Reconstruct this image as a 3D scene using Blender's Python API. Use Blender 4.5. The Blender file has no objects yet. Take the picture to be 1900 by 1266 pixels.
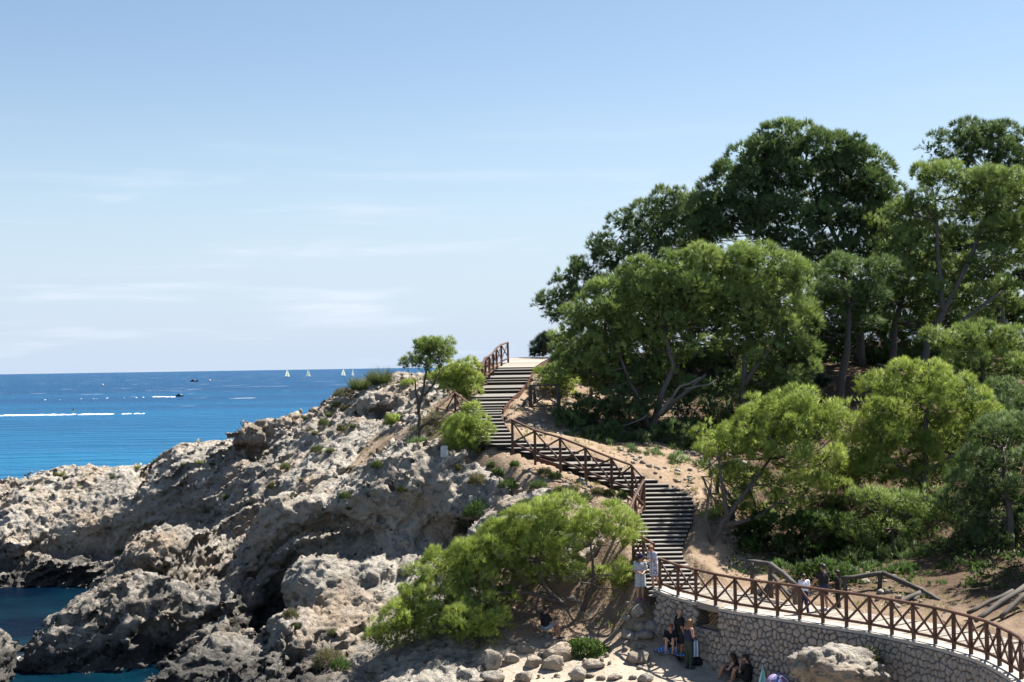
import bpy, math, random
import numpy as np
from mathutils import Vector, Matrix, Euler

R = math.radians
rng = np.random.default_rng(7)
random.seed(7)
SC = bpy.context.scene
COL = SC.collection

# ------------------------------------------------------------------ camera
CAM_H = 12.0                      # eye height above the sea, metres
FPX = 2639.0                      # 50 mm lens on a 1900 px wide frame
cam_d = bpy.data.cameras.new('camera'); cam_d.lens = 50.0; cam_d.sensor_width = 36.0
cam_d.clip_start = 0.5; cam_d.clip_end = 60000
cam = bpy.data.objects.new('camera', cam_d); COL.objects.link(cam)
CAM_M = Matrix.Rotation(R(91.0), 4, 'X') @ Matrix.Rotation(R(-0.905), 4, 'Z')
cam.matrix_world = Matrix.Translation((0, 0, CAM_H)) @ CAM_M
SC.camera = cam

# ------------------------------------------------------------------ light
SUN_EL, SUN_AZ = 57.0, 58.0       # azimuth from +Y (away from camera) towards +X (right)
world = bpy.data.worlds.new('World'); SC.world = world; world.use_nodes = True
wn, wl = world.node_tree.nodes, world.node_tree.links
for n in list(wn): wn.remove(n)
w_out = wn.new('ShaderNodeOutputWorld'); w_bg = wn.new('ShaderNodeBackground')
w_sky = wn.new('ShaderNodeTexSky'); w_sky.sky_type = 'NISHITA'; w_sky.sun_disc = False
w_sky.sun_elevation = R(SUN_EL); w_sky.sun_rotation = R(SUN_AZ)
w_sky.altitude = 10; w_sky.air_density = 1.0; w_sky.dust_density = 0.4; w_sky.ozone_density = 1.0
w_bg.inputs['Strength'].default_value = 0.054
w_tc = wn.new('ShaderNodeTexCoord')
w_sep = wn.new('ShaderNodeSeparateXYZ'); wl.new(w_tc.outputs['Generated'], w_sep.inputs[0])
# thin cirrus streaks low in the sky
w_map = wn.new('ShaderNodeMapping'); w_map.inputs['Scale'].default_value = (3.2, 3.2, 34.0)
w_map.inputs['Rotation'].default_value = (0.0, R(-1.6), 0.0)
wl.new(w_tc.outputs['Generated'], w_map.inputs[0])
w_no = wn.new('ShaderNodeTexNoise'); w_no.inputs['Scale'].default_value = 1.7
w_no.inputs['Detail'].default_value = 7; w_no.inputs['Roughness'].default_value = 0.52
w_no.inputs['Distortion'].default_value = 0.35
wl.new(w_map.outputs[0], w_no.inputs['Vector'])
w_rmp = wn.new('ShaderNodeMapRange'); w_rmp.interpolation_type = 'SMOOTHSTEP'
w_rmp.inputs['From Min'].default_value = 0.50; w_rmp.inputs['From Max'].default_value = 0.74
wl.new(w_no.outputs['Fac'], w_rmp.inputs['Value'])
w_el = wn.new('ShaderNodeMapRange'); w_el.interpolation_type = 'SMOOTHSTEP'
w_el.inputs['From Min'].default_value = 0.20; w_el.inputs['From Max'].default_value = 0.054
wl.new(w_sep.outputs['Z'], w_el.inputs['Value'])
w_mul = wn.new('ShaderNodeMath'); w_mul.operation = 'MULTIPLY'
wl.new(w_rmp.outputs[0], w_mul.inputs[0]); wl.new(w_el.outputs[0], w_mul.inputs[1])
w_mul2 = wn.new('ShaderNodeMath'); w_mul2.operation = 'MULTIPLY'; w_mul2.inputs[1].default_value = 0.62
wl.new(w_mul.outputs[0], w_mul2.inputs[0])
w_mix = wn.new('ShaderNodeMix'); w_mix.data_type = 'RGBA'
w_mix.inputs['B'].default_value = (6.3, 6.8, 7.6, 1)
# pale sea haze that lies along the whole horizon
w_hz = wn.new('ShaderNodeMapRange'); w_hz.interpolation_type = 'SMOOTHERSTEP'
w_hz.inputs['From Min'].default_value = 0.24; w_hz.inputs['From Max'].default_value = -0.06
wl.new(w_sep.outputs['Z'], w_hz.inputs['Value'])
w_hm = wn.new('ShaderNodeMix'); w_hm.data_type = 'RGBA'; w_hm.inputs['B'].default_value = (4.3, 5.2, 6.6, 1)
wl.new(w_hz.outputs[0], w_hm.inputs['Factor']); wl.new(w_sky.outputs[0], w_hm.inputs['A'])
wl.new(w_mul2.outputs[0], w_mix.inputs['Factor']); wl.new(w_hm.outputs['Result'], w_mix.inputs['A'])
wl.new(w_mix.outputs['Result'], w_bg.inputs['Color']); wl.new(w_bg.outputs[0], w_out.inputs[0])

sun_d = bpy.data.lights.new('sun', 'SUN'); sun_d.energy = 5.0; sun_d.angle = R(0.53)
sun_d.color = (1.0, 0.955, 0.88)
sun = bpy.data.objects.new('sun', sun_d); COL.objects.link(sun)
_ce = math.cos(R(SUN_EL))
SUN_DIR = Vector((_ce * math.sin(R(SUN_AZ)), _ce * math.cos(R(SUN_AZ)), math.sin(R(SUN_EL))))
sun.rotation_euler = SUN_DIR.to_track_quat('Z', 'Y').to_euler()
sun.location = SUN_DIR * 200

SC.view_settings.view_transform = 'Standard'; SC.view_settings.look = 'None'
SC.view_settings.exposure = 1.42; SC.view_settings.gamma = 1.0
SC.view_settings.use_curve_mapping = False
SC.render.engine = 'CYCLES'
SC.cycles.max_bounces = 6; SC.cycles.diffuse_bounces = 1; SC.cycles.glossy_bounces = 2
SC.cycles.transmission_bounces = 4; SC.cycles.transparent_max_bounces = 4
SC.cycles.use_denoising = True
SC.cycles.caustics_reflective = False; SC.cycles.caustics_refractive = False

# ------------------------------------------------------------------ helpers
def hor(px): return 694.0 - 0.0158 * px
_M3 = np.array(CAM_M.to_3x3())
def P(px, py, d):
    """the point at distance d (metres ahead) that the photograph shows at px, py"""
    v = _M3 @ np.array([(px - 950.0) / FPX, (633.0 - py) / FPX, -1.0])
    v = v * (d / v[1])
    return np.array([v[0], v[1], v[2] + CAM_H])
def depth_at(px, py, z):
    v = _M3 @ np.array([(px - 950.0) / FPX, (633.0 - py) / FPX, -1.0])
    return v[1] * (z - CAM_H) / v[2]
def PZ(px, py, z): return P(px, py, depth_at(px, py, z))

def put(name, verts, faces, mat=None, parent=None, smooth=False, attrs=None, mat_idx=None):
    """link one mesh object; faces is an (n,3) or (n,4) array or a list of lists"""
    me = bpy.data.meshes.new(name)
    verts = np.asarray(verts, dtype=np.float32)
    if isinstance(faces, np.ndarray):
        n, k = faces.shape
        me.vertices.add(len(verts)); me.vertices.foreach_set('co', verts.ravel())
        me.loops.add(n * k); me.loops.foreach_set('vertex_index', faces.astype(np.int32).ravel())
        me.polygons.add(n)
        me.polygons.foreach_set('loop_start', np.arange(0, n * k, k, dtype=np.int32))
        me.update(calc_edges=True)
    else:
        me.from_pydata(verts.tolist(), [], faces); me.update()
    if attrs:
        for an, arr in attrs.items():
            arr = np.asarray(arr, dtype=np.float32)
            if arr.ndim == 1:
                a = me.attributes.new(an, 'FLOAT', 'POINT'); a.data.foreach_set('value', arr)
            else:
                a = me.attributes.new(an, 'FLOAT_COLOR', 'POINT'); a.data.foreach_set('color', arr.ravel())
    if mat is not None:
        for m in (mat if isinstance(mat, (list, tuple)) else [mat]): me.materials.append(m)
    if mat_idx is not None: me.polygons.foreach_set('material_index', np.asarray(mat_idx, dtype=np.int32))
    if smooth: me.polygons.foreach_set('use_smooth', np.ones(len(me.polygons), dtype=bool))
    o = bpy.data.objects.new(name, me); COL.objects.link(o)
    if parent is not None: o.parent = parent
    return o
def tag(o, label=None, cat=None, group=None, kind=None):
    if label: o['label'] = label
    if cat: o['category'] = cat
    if group: o['group'] = group
    if kind: o['kind'] = kind
    return o
def empty(name, loc=(0, 0, 0), rz=0.0, label=None, cat=None, group=None):
    o = bpy.data.objects.new(name, None); COL.objects.link(o)
    o.location = loc; o.rotation_euler = (0, 0, rz); o.empty_display_size = 0.2
    o.matrix_basis = Matrix.Translation(Vector(loc)) @ Matrix.Rotation(rz, 4, 'Z')
    return tag(o, label, cat, group)

class MB:
    """collects boxes, bars and tubes into one mesh"""
    def __init__(s): s.v = []; s.f = []
    def add(s, v, f):
        b = len(s.v); s.v += [tuple(map(float, p)) for p in v]; s.f += [[i + b for i in q] for q in f]; return s
    def bar(s, a, b, w, h, up=(0, 0, 1), ch=0.0):
        """square bar from a to b, w wide, h high, edges chamfered by ch"""
        a, b = np.array(a, float), np.array(b, float); t = b - a; t /= np.linalg.norm(t) + 1e-9
        u = np.array(up, float); sd = np.cross(t, u)
        if np.linalg.norm(sd) < 1e-4: sd = np.cross(t, [1, 0, 0])
        sd /= np.linalg.norm(sd); u = np.cross(sd, t)
        w2, h2 = w / 2, h / 2
        if ch > 0:
            pr = [(w2 - ch, -h2), (w2, -h2 + ch), (w2, h2 - ch), (w2 - ch, h2), (-w2 + ch, h2), (-w2, h2 - ch), (-w2, -h2 + ch), (-w2 + ch, -h2)]
        else: pr = [(w2, -h2), (w2, h2), (-w2, h2), (-w2, -h2)]
        n = len(pr)
        v = [a + sd * x + u * y for x, y in pr] + [b + sd * x + u * y for x, y in pr]
        f = [[i, (i + 1) % n, n + (i + 1) % n, n + i] for i in range(n)] + [list(range(n))[::-1], list(range(n, 2 * n))]
        return s.add(v, f)
    def box(s, lo, hi):
        x0, y0, z0 = lo; x1, y1, z1 = hi
        v = [(x0, y0, z0), (x1, y0, z0), (x1, y1, z0), (x0, y1, z0), (x0, y0, z1), (x1, y0, z1), (x1, y1, z1), (x0, y1, z1)]
        return s.add(v, [[3, 2, 1, 0], [4, 5, 6, 7], [0, 1, 5, 4], [1, 2, 6, 5], [2, 3, 7, 6], [3, 0, 4, 7]])
    def tube(s, pts, rad, n=7, jit=0.0, seed=0):
        """tapered tube through pts with one radius for each"""
        pts = [np.array(p, float) for p in pts]; rad = list(rad) if hasattr(rad, '__len__') else [rad] * len(pts)
        rg = np.random.default_rng(seed); b = len(s.v)
        ref = np.array([0.31, 0.83, 0.46])
        for i, p in enumerate(pts):
            t = pts[min(i + 1, len(pts) - 1)] - pts[max(i - 1, 0)]; t = t / (np.linalg.norm(t) + 1e-9)
            u = np.cross(t, ref); u /= np.linalg.norm(u) + 1e-9; w = np.cross(t, u)
            for k in range(n):
                a = 2 * math.pi * k / n; r = rad[i] * (1 + jit * (rg.random() - .5) * 2)
                s.v.append(tuple(p + (u * math.cos(a) + w * math.sin(a)) * r))
        m = len(pts)
        for i in range(m - 1):
            for k in range(n):
                k2 = (k + 1) % n
                s.f.append([b + i * n + k, b + i * n + k2, b + (i + 1) * n + k2, b + (i + 1) * n + k])
        s.f.append([b + k for k in range(n)][::-1]); s.f.append([b + (m - 1) * n + k for k in range(n)])
        return s
    def build(s, name, mat, parent=None, smooth=False):
        o = put(name, s.v, s.f, mat, None, smooth)
        if parent is not None:
            o.parent = parent; o.matrix_parent_inverse = parent.matrix_basis.inverted()
        return o

def hashf(ix, iy, iz, s):
    U = np.uint32; c = U((s * 974634777) & 0xffffffff)
    h = ix.astype(U) * U(374761393) + iy.astype(U) * U(668265263) + iz.astype(U) * U(2147483647) + c
    h ^= h >> U(13); h *= U(1274126177); h ^= h >> U(16); h *= U(2246822519); h ^= h >> U(15); h &= U(0xffffff)
    return h.astype(np.float32) * np.float32(1.0 / 0x1000000)
def vnoise(p, s=0):
    """value noise in -1..1 at points p (n,3)"""
    i = np.floor(p).astype(np.int64); f = (p - i).astype(np.float32); f = f * f * f * (f * (f * 6 - 15) + 10)
    out = np.zeros(len(p), np.float32)
    for dx in (0, 1):
        wx = f[:, 0] if dx else 1 - f[:, 0]
        for dy in (0, 1):
            wy = f[:, 1] if dy else 1 - f[:, 1]
            for dz in (0, 1):
                wz = f[:, 2] if dz else 1 - f[:, 2]
                out += wx * wy * wz * hashf(i[:, 0] + dx, i[:, 1] + dy, i[:, 2] + dz, s)
    return out * 2 - 1
def fbm(p, s=0, o=4, g=0.5):
    a, t, r = 1.0, 0.0, np.zeros(len(p), np.float32)
    for k in range(o):
        r += a * vnoise(p * (2.03 ** k) + 17.3 * k, s + k); t += a; a *= g
    return r / t
def worley(p, s=0):
    """distance to the nearest of jittered cell points and the second nearest"""
    i = np.floor(p - 0.5).astype(np.int64)
    d1 = np.full(len(p), 9.0, np.float32); d2 = d1.copy()
    for dx in (0, 1):
        for dy in (0, 1):
            for dz in (0, 1):
                c = i + np.array([dx, dy, dz])
                j = np.stack([hashf(c[:, 0], c[:, 1], c[:, 2], s + 11 * k) for k in range(3)], 1)
                d = np.sqrt((((c + 0.15 + 0.7 * j) - p) ** 2).sum(1)).astype(np.float32)
                m = d < d1
                d2 = np.where(m, d1, np.minimum(d2, d)); d1 = np.where(m, d, d1)
    return d1, d2

def facets(p, s=0):
    """broken-stone relief: every cell is a tilted plane of its own"""
    i = np.floor(p - 0.5).astype(np.int64); d1 = np.full(len(p), 9.0, np.float32); off = np.zeros(p.shape, np.float32); cid = np.zeros(p.shape, np.int64)
    for dx in (0, 1):
        for dy in (0, 1):
            for dz in (0, 1):
                c = i + np.array([dx, dy, dz])
                j = np.stack([hashf(c[:, 0], c[:, 1], c[:, 2], s + 11 * k) for k in range(3)], 1)
                o = (p - (c + 0.1 + 0.8 * j)).astype(np.float32); d = np.abs(o).max(1) * .5 + np.sqrt((o ** 2).sum(1)) * .5
                m = d < d1; d1 = np.where(m, d, d1); off[m] = o[m]; cid[m] = c[m]
    n = np.stack([hashf(cid[:, 0], cid[:, 1], cid[:, 2], s + 40 + k) for k in range(4)], 1) - .5
    return (off * n[:, :3] * 2.2).sum(1) + n[:, 3] * .55
def surface_nets(f, org, vox):
    """mesh the zero level of the array f (negative inside): verts, quads"""
    s = f < 0
    nx, ny, nz = f.shape
    cnt = np.zeros((nx - 1, ny - 1, nz - 1), np.uint8)
    for dx in (0, 1):
        for dy in (0, 1):
            for dz in (0, 1):
                cnt += s[dx:nx - 1 + dx, dy:ny - 1 + dy, dz:nz - 1 + dz]
    act = (cnt > 0) & (cnt < 8)
    idx = np.full(act.shape, -1, np.int32); cells = np.argwhere(act)
    idx[act] = np.arange(len(cells), dtype=np.int32)
    acc = np.zeros((len(cells), 3), np.float32); wt = np.zeros(len(cells), np.float32)
    cor = [(a, b, c) for a in (0, 1) for b in (0, 1) for c in (0, 1)]
    val = {c: f[cells[:, 0] + c[0], cells[:, 1] + c[1], cells[:, 2] + c[2]] for c in cor}
    for ax in range(3):
        for c in cor:
            if c[ax]: continue
            e = list(c); e[ax] = 1; a, b = val[c], val[tuple(e)]
            m = (a < 0) != (b < 0); t = np.where(m, a / np.where(m, a - b, 1), 0).astype(np.float32)
            p = np.tile(np.array(c, np.float32), (len(cells), 1)); p[:, ax] += t
            acc[m] += p[m]; wt[m] += 1
    v = (cells + acc / wt[:, None]) * vox + np.array(org)
    quads = []
    for ax in range(3):
        o1, o2 = [(1, 2), (2, 0), (0, 1)][ax]
        sl0 = [slice(None)] * 3; sl1 = [slice(None)] * 3
        sl0[ax] = slice(0, -1); sl1[ax] = slice(1, None)
        ch = s[tuple(sl0)] != s[tuple(sl1)]
        e = np.argwhere(ch)
        e = e[(e[:, o1] > 0) & (e[:, o2] > 0) & (e[:, o1] < f.shape[o1] - 1) & (e[:, o2] < f.shape[o2] - 1)]
        ins = s[e[:, 0], e[:, 1], e[:, 2]]
        def g(da, db):
            q = e.copy(); q[:, o1] -= da; q[:, o2] -= db; return idx[q[:, 0], q[:, 1], q[:, 2]]
        q = np.stack([g(1, 1), g(0, 1), g(0, 0), g(1, 0)], 1)
        q[~ins] = q[~ins][:, ::-1]
        quads.append(q)
    q = np.concatenate(quads); q = q[(q >= 0).all(1)]
    return v.astype(np.float32), q
def vnormals(v, q):
    n = np.cross(v[q[:, 2]] - v[q[:, 0]], v[q[:, 3]] - v[q[:, 1]])
    out = np.zeros_like(v)
    for k in range(4): 
        for c in range(3): out[:, c] += np.bincount(q[:, k], weights=n[:, c], minlength=len(v)).astype(np.float32)
    return out / (np.linalg.norm(out, axis=1, keepdims=True) + 1e-9)
def smin(a, b, k):
    h = np.clip(0.5 + 0.5 * (b - a) / k, 0, 1); return b * (1 - h) + a * h - k * h * (1 - h)

# ------------------------------------------------------------------ material helpers
def new_mat(name):
    m = bpy.data.materials.new(name); m.use_nodes = True
    nt = m.node_tree; b = nt.nodes['Principled BSDF']; return m, nt, b
def nd(nt, t, **kw):
    n = nt.nodes.new(t)
    for k, v in kw.items():
        if k in n.inputs: n.inputs[k].default_value = v
        else: setattr(n, k, v)
    return n
def noise(nt, vec, scale, detail=5, rough=0.55, dist=0.0):
    n = nd(nt, 'ShaderNodeTexNoise', Scale=scale, Detail=detail, Roughness=rough, Distortion=dist)
    if vec is not None: nt.links.new(vec, n.inputs['Vector'])
    return n.outputs['Fac']
def ramp(nt, fac, stops, interp='LINEAR'):
    n = nt.nodes.new('ShaderNodeValToRGB'); n.color_ramp.interpolation = interp
    el = n.color_ramp.elements
    while len(el) < len(stops): el.new(0.5)
    for e, (p, c) in zip(el, stops):
        e.position = p; e.color = (c, c, c, 1) if isinstance(c, (int, float)) else (*c, 1)
    nt.links.new(fac, n.inputs[0]); return n.outputs[0]
def mix(nt, fac, a, b, mode='MIX'):
    n = nt.nodes.new('ShaderNodeMix'); n.data_type = 'RGBA'; n.blend_type = mode
    for s, x in (('Factor', fac), ('A', a), ('B', b)):
        if hasattr(x, 'links') or isinstance(x, bpy.types.NodeSocket): nt.links.new(x, n.inputs[s])
        elif s == 'Factor': n.inputs[s].default_value = x
        else: n.inputs[s].default_value = (*x, 1)
    return n.outputs['Result']
def math_n(nt, op, a, b=None, c=None):
    n = nt.nodes.new('ShaderNodeMath'); n.operation = op
    for i, x in enumerate((a, b, c)):
        if x is None: continue
        if isinstance(x, bpy.types.NodeSocket): nt.links.new(x, n.inputs[i])
        else: n.inputs[i].default_value = x
    return n.outputs[0]
def bump(nt, bsdf, h, strength=0.5, dist=0.05):
    n = nd(nt, 'ShaderNodeBump', Strength=strength, Distance=dist)
    nt.links.new(h, n.inputs['Height']); nt.links.new(n.outputs[0], bsdf.inputs['Normal']); return n
def pos(nt): return nt.nodes.new('ShaderNodeNewGeometry').outputs['Position']
def objco(nt): return nt.nodes.new('ShaderNodeTexCoord').outputs['Object']
def mapped(nt, vec, scale=(1, 1, 1), rot=(0, 0, 0)):
    n = nt.nodes.new('ShaderNodeMapping'); n.inputs['Scale'].default_value = scale; n.inputs['Rotation'].default_value = rot
    nt.links.new(vec, n.inputs[0]); return n.outputs[0]
def simple(name, col, rough=0.7, var=0.15, scale=6.0, bumpk=0.0, spec=0.3, sheen=0):
    """plain colour with a little procedural variation"""
    m, nt, b = new_mat(name); v = objco(nt)
    f = noise(nt, v, scale, 4)
    c = mix(nt, f, tuple(x * (1 - var) for x in col), tuple(min(1, x * (1 + var)) for x in col))
    nt.links.new(c, b.inputs['Base Color']); b.inputs['Roughness'].default_value = rough
    b.inputs['Specular IOR Level'].default_value = spec
    if bumpk: bump(nt, b, noise(nt, v, scale * 4, 3), bumpk, 0.01)
    return m
# ------------------------------------------------------------------ stairs' course (pixel row -> left, right, distance)
# py, x_left, x_right, distance ahead
STAIR_KEYS = [
    (1106, 1205, 1312, 51.3), (1085, 1200, 1300, 52.1), (1060, 1192, 1285, 53.0), (1030, 1178, 1266, 54.1),
    (1000, 1176, 1270, 55.2), (970, 1184, 1284, 56.2), (940, 1197, 1290, 57.1), (922, 1192, 1284, 57.7),
    (908, 1160, 1262, 58.3), (893, 1118, 1222, 59.0), (878, 1082, 1176, 59.7), (862, 1046, 1140, 60.4),
    (846, 1000, 1098, 61.2), (830, 946, 1046, 62.0), (814, 866, 956, 62.8), (798, 852, 942, 64.0),
    (780, 844, 931, 66.0), (760, 848, 931, 68.0), (747, 858, 940, 69.4), (737, 874, 950, 70.8), (729, 884, 960, 72.0),
    (716, 896, 971, 73.6), (702, 903, 981, 75.2), (685, 916, 989, 77.2), (672, 935, 1008, 81.0), (665, 948, 1022, 84.0), (663, 960, 1034, 90.0)]
_sk = np.array([[*P(xl, py, d), *P(xr, py, d)] for py, xl, xr, d in STAIR_KEYS])
def stair_at(z):
    """left x, right x, y of the staircase where its surface has height z"""
    zz = _sk[:, 2]
    return np.interp(z, zz, _sk[:, 0]), np.interp(z, zz, _sk[:, 3]), np.interp(z, zz, _sk[:, 1])

# ------------------------------------------------------------------ wall and walkway course
WALL_PX = [(1223, 1090, 51.6), (1225, 1091, 51.5), (1258, 1105, 50.7), (1292, 1119, 50.0), (1328, 1126, 49.2), (1365, 1132, 48.4), (1403, 1138, 47.7),
           (1443, 1143, 47.1), (1484, 1149, 46.4), (1527, 1155, 45.7), (1571, 1161, 45.05), (1614, 1168, 44.4), (1655, 1175, 43.65), (1696, 1184, 42.9),
           (1736, 1193, 42.15), (1770, 1202, 41.4), (1802, 1211, 40.65), (1832, 1220, 39.9), (1855, 1230, 39.1), (1876, 1243, 38.3),
           (1895, 1255, 37.5), (1906, 1270, 36.7), (1910, 1286, 35.9), (1912, 1302, 35.1)]
WALL = np.array([P(*w) for w in WALL_PX])
WALL[:, 2] = np.interp(WALL[:, 1], [34, 40, 45, 49, 50.5, 52], [3.55, 3.58, 3.60, 3.62, 3.72, 3.95])
PATH_Z = 3.6

# ------------------------------------------------------------------ height of the ground from surveyed points
CP = []      # x, y, z, rock
def cp(px, py, d, r=1.0): CP.append([*P(px, py, d), r])
def cz(x, y, z, r=1.0): CP.append([x, y, z, r])
# far headland: crest, shoulder, foot, ledge
for px, py, d in [(-160, 932, 88), (0, 902, 88), (90, 887, 88), (165, 874, 88), (230, 880, 87.5), (265, 872, 87), (300, 852, 86.5), (350, 836, 86), (400, 828, 86),
                  (445, 826, 85), (500, 800, 84.5), (550, 776, 85), (585, 772, 84.5), (612, 750, 84), (645, 733, 84), (690, 716, 84), (730, 706, 84), (770, 702, 84),
                  (820, 692, 84), (880, 688, 84), (925, 683, 84)]:
    cp(px, py, d)
    p = P(px, py, d); cz(p[0] * 1.04, p[1] + 3.0, p[2] - 0.5); cz(p[0] * 1.08, p[1] + 7, p[2] * .45 - .5); cz(p[0] * 1.12, p[1] + 11, -1.5)
for px, y1, d1, y2, d2 in [(-160, 965, 84, 1050, 82.3), (-60, 950, 84, 1020, 82.4), (30, 940, 84, 985, 82.4), (90, 955, 83.8, 1020, 82.2), (150, 960, 83.6, 1030, 82.2), (200, 955, 83.6, 1032, 82.2),
                           (250, 935, 83.3, 1030, 82), (300, 905, 83, 1020, 81.4), (350, 890, 82.6, 1000, 80.6), (400, 880, 82.2, 985, 79.5), (440, 875, 81.5, 965, 78.0)]:
    cp(px, y1, d1); cp(px, y2, d2)
for px in (-160, -60, 30, 90, 150, 200, 250): cp(px, 1044, 80.4)
for px in (-160, -60, 30, 90, 150, 200, 250): cz(P(px, 1090, 79.4)[0], 79.3, -0.3); cz(P(px, 1090, 78)[0], 77.5, -1.6)
# cove bed
for x, y in [(-40, 76), (-32, 72), (-27, 73), (-25, 68), (-24, 63), (-30, 60), (-22.5, 57), (-30, 50), (-22, 52), (-17, 54), (-40, 55), (-36, 66), (-15, 53), (-20, 47), (-14, 50.5), (-30, 42), (-12, 46), (-9, 43), (-4, 40)]: cz(x, y, -1.6)
# slope between crest and the front rocks
for px, py, d, r in [(500, 850, 80.5, 1), (560, 822, 80.5, 1), (600, 800, 80, 1), (650, 770, 80, 1), (700, 740, 80.5, .9), (740, 730, 80, .8), (650, 830, 75.5, .7), (600, 868, 75, 1), (690, 800, 77, .5),
                     (740, 800, 74, .45), (700, 850, 72, .15), (640, 860, 73, .6), (480, 905, 77.5, 1), (540, 890, 74.5, 1), (450, 870, 80, 1), (440, 905, 78.5, 1), (470, 950, 74.5, 1), (560, 920, 71.5, 1),
                     (620, 903, 69.5, .7), (680, 893, 67.5, .7), (735, 876, 66.5, .4), (790, 820, 68, .5), (760, 780, 72, .6), (820, 770, 71, .4), (840, 740, 74, .5), (800, 720, 78, .9), (870, 830, 64, .1),
                     (430, 965, 74, 1), (420, 1030, 70.5, 1), (390, 1092, 69, 1), (350, 1095, 68, 1), (480, 1000, 69.5, 1), (470, 1060, 66.5, 1)]: cp(px, py, d, r)
# rock mass at the water (left front)
for px, py, d in [(230, 1078, 61.2), (190, 1095, 61), (280, 1012, 66.5), (320, 997, 68), (355, 988, 69.5), (300, 1112, 62.0), (255, 1062, 63.5), (400, 985, 72), (345, 1108, 65), (180, 1150, 59), (240, 1140, 59.4), (300, 1150, 60)]: cp(px, py, d)
for px, d in [(65, 57.3), (120, 57.0), (180, 57.2), (240, 57.5), (300, 58.0), (340, 58.3)]: cz(P(px, 1240, d)[0], d - .3, -0.7)
for x, y, z in [(-21.5, 60, -.8), (-22.3, 63, -1), (-22.6, 66, -1), (-22.6, 70, -.6), (-23, 74, -.8)]: cz(x, y, z)
# ground behind and beside the arch ridge
for px, py, d in [(520, 960, 66.5), (580, 950, 66), (640, 940, 65.5), (560, 1000, 65), (640, 990, 64), (690, 960, 63.5), (600, 1040, 62.8), (660, 1030, 62.5)]: cp(px, py, d)
# sloping rock in the front
for px, py, d, r in [(500, 1140, 60, 1), (560, 1088, 60, 1), (620, 1048, 60, 1), (655, 1042, 60, 1), (690, 1052, 60, .8), (720, 1034, 60.3, 1), (765, 1028, 60.3, 1), (810, 1030, 59.8, 1),
                     (560, 1150, 57, 1), (650, 1120, 57, .95), (750, 1095, 57.5, .9), (510, 1215, 56, 1), (540, 1250, 53.8, 1), (650, 1200, 54.2, .8), (640, 1262, 51.3, 1), (750, 1150, 55.3, .95), (740, 1210, 53, .8),
                     (760, 1266, 50.6, .8), (840, 1120, 55.5, .8), (850, 1180, 53, .75), (840, 1240, 50.8, .7), (700, 1290, 49, .8), (560, 1300, 50, 1),
                     (385, 1203, 56.6, 1), (445, 1190, 57, 1), (310, 1240, 55, 1), (370, 1262, 53.6, 1), (450, 1240, 54.6, 1), (440, 1280, 52.4, 1), (480, 1200, 58.5, 1)]: cp(px, py, d, r)
cz(-10.6, 61.5, -.6); cz(-10.9, 63.0, -.5); cz(-11.6, 59.6, -.6); cz(-12.8, 58.6, -.7)
# hump of rock above it, and the slope towards the stairs
for px, py, d, r in [(822, 840, 63, 1), (765, 862, 63.5, 1), (712, 900, 63.2, 1), (692, 925, 62.4, 1), (880, 846, 63, 1), (925, 852, 62, .5), (760, 922, 61.8, 1), (830, 945, 60.6, 1), (868, 940, 60.2, 1),
                     (700, 1002, 61, 1), (762, 1014, 60.5, 1), (860, 986, 59.6, 1), (905, 905, 60, .9), (950, 882, 60.2, .6), (1000, 880, 59.4, .35), (1050, 902, 58, .5), (1100, 930, 57, .6), (1150, 948, 56.5, .2), (1165, 985, 55.2, .2),
                     (1000, 930, 57.4, .9), (900, 960, 58.3, .7), (950, 962, 57.3, .8), (1100, 992, 55.3, .7), (1150, 1022, 54.6, .4), (1050, 1050, 54.4, .5), (950, 1040, 55.5, .5), (880, 1060, 56.2, .5),
                     (1085, 1140, 53.6, .1), (1150, 1102, 54, .4), (1190, 1090, 52.6, .2), (1205, 1120, 52.2, .8), (1200, 1152, 52.3, .6), (1225, 1182, 51.3, .3), (1150, 1165, 52.6, .5), (1000, 1130, 53.6, .05), (960, 1150, 53, .1),
                     (1015, 1192, 51.8, .1), (930, 1200, 51.4, .3), (1000, 1232, 50.0, 0), (1100, 1232, 49.8, 0), (1280, 1241, 48.9, 0), (1350, 1268, 47.0, 0), (900, 1252, 49.8, .5), (1180, 1260, 48.0, 0), (1120, 1190, 51.7, 0), (1000, 1290, 47.2, 0), (1250, 1300, 45.8, 0)]: cp(px, py, d, r)
for x, y in [(5, 44), (9, 43), (0, 43), (11, 39), (12, 34), (6, 36), (-4, 45)]: cz(x, y, 1.25, 0)
# both sides of the stairs
for k in _sk[1:-1]:
    cz(k[0] - .25, k[1], k[2] - .14, .15); cz(k[3] + .25, k[4], k[5] - .10, .05); cz((k[0] + k[3]) / 2, k[1], k[2] - .3, 0)
# bank and hill on the right
for px, py, d in [(1300, 1012, 55.0), (1300, 960, 57.2), (1298, 900, 59.5), (1320, 880, 61), (1240, 868, 61.5), (1190, 850, 62.5), (1340, 945, 58), (1360, 1000, 56.4), (1335, 1045, 54.5), (1130, 825, 64.5),
                  (1060, 805, 66), (1400, 1060, 54.8), (1500, 1050, 57), (1500, 1000, 59), (1500, 900, 64), (1450, 850, 66), (1550, 778, 72), (1500, 742, 75), (1600, 702, 78), (1700, 692, 80), (1400, 800, 70), (1200, 800, 68.5),
                  (1100, 790, 68.5), (1050, 762, 71.5), (1000, 742, 73), (990, 770, 68.6), (960, 790, 66.5), (1100, 722, 78), (1300, 720, 78), (1850, 1000, 54), (1850, 900, 60), (1850, 750, 70), (1900, 690, 78), (1700, 1000, 57), (1700, 850, 64),
                  (1960, 1050, 50), (2050, 900, 58), (2050, 700, 78), (1300, 780, 71), (1050, 690, 80), (1080, 672, 86)]: cp(px, py, d, .05)
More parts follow.
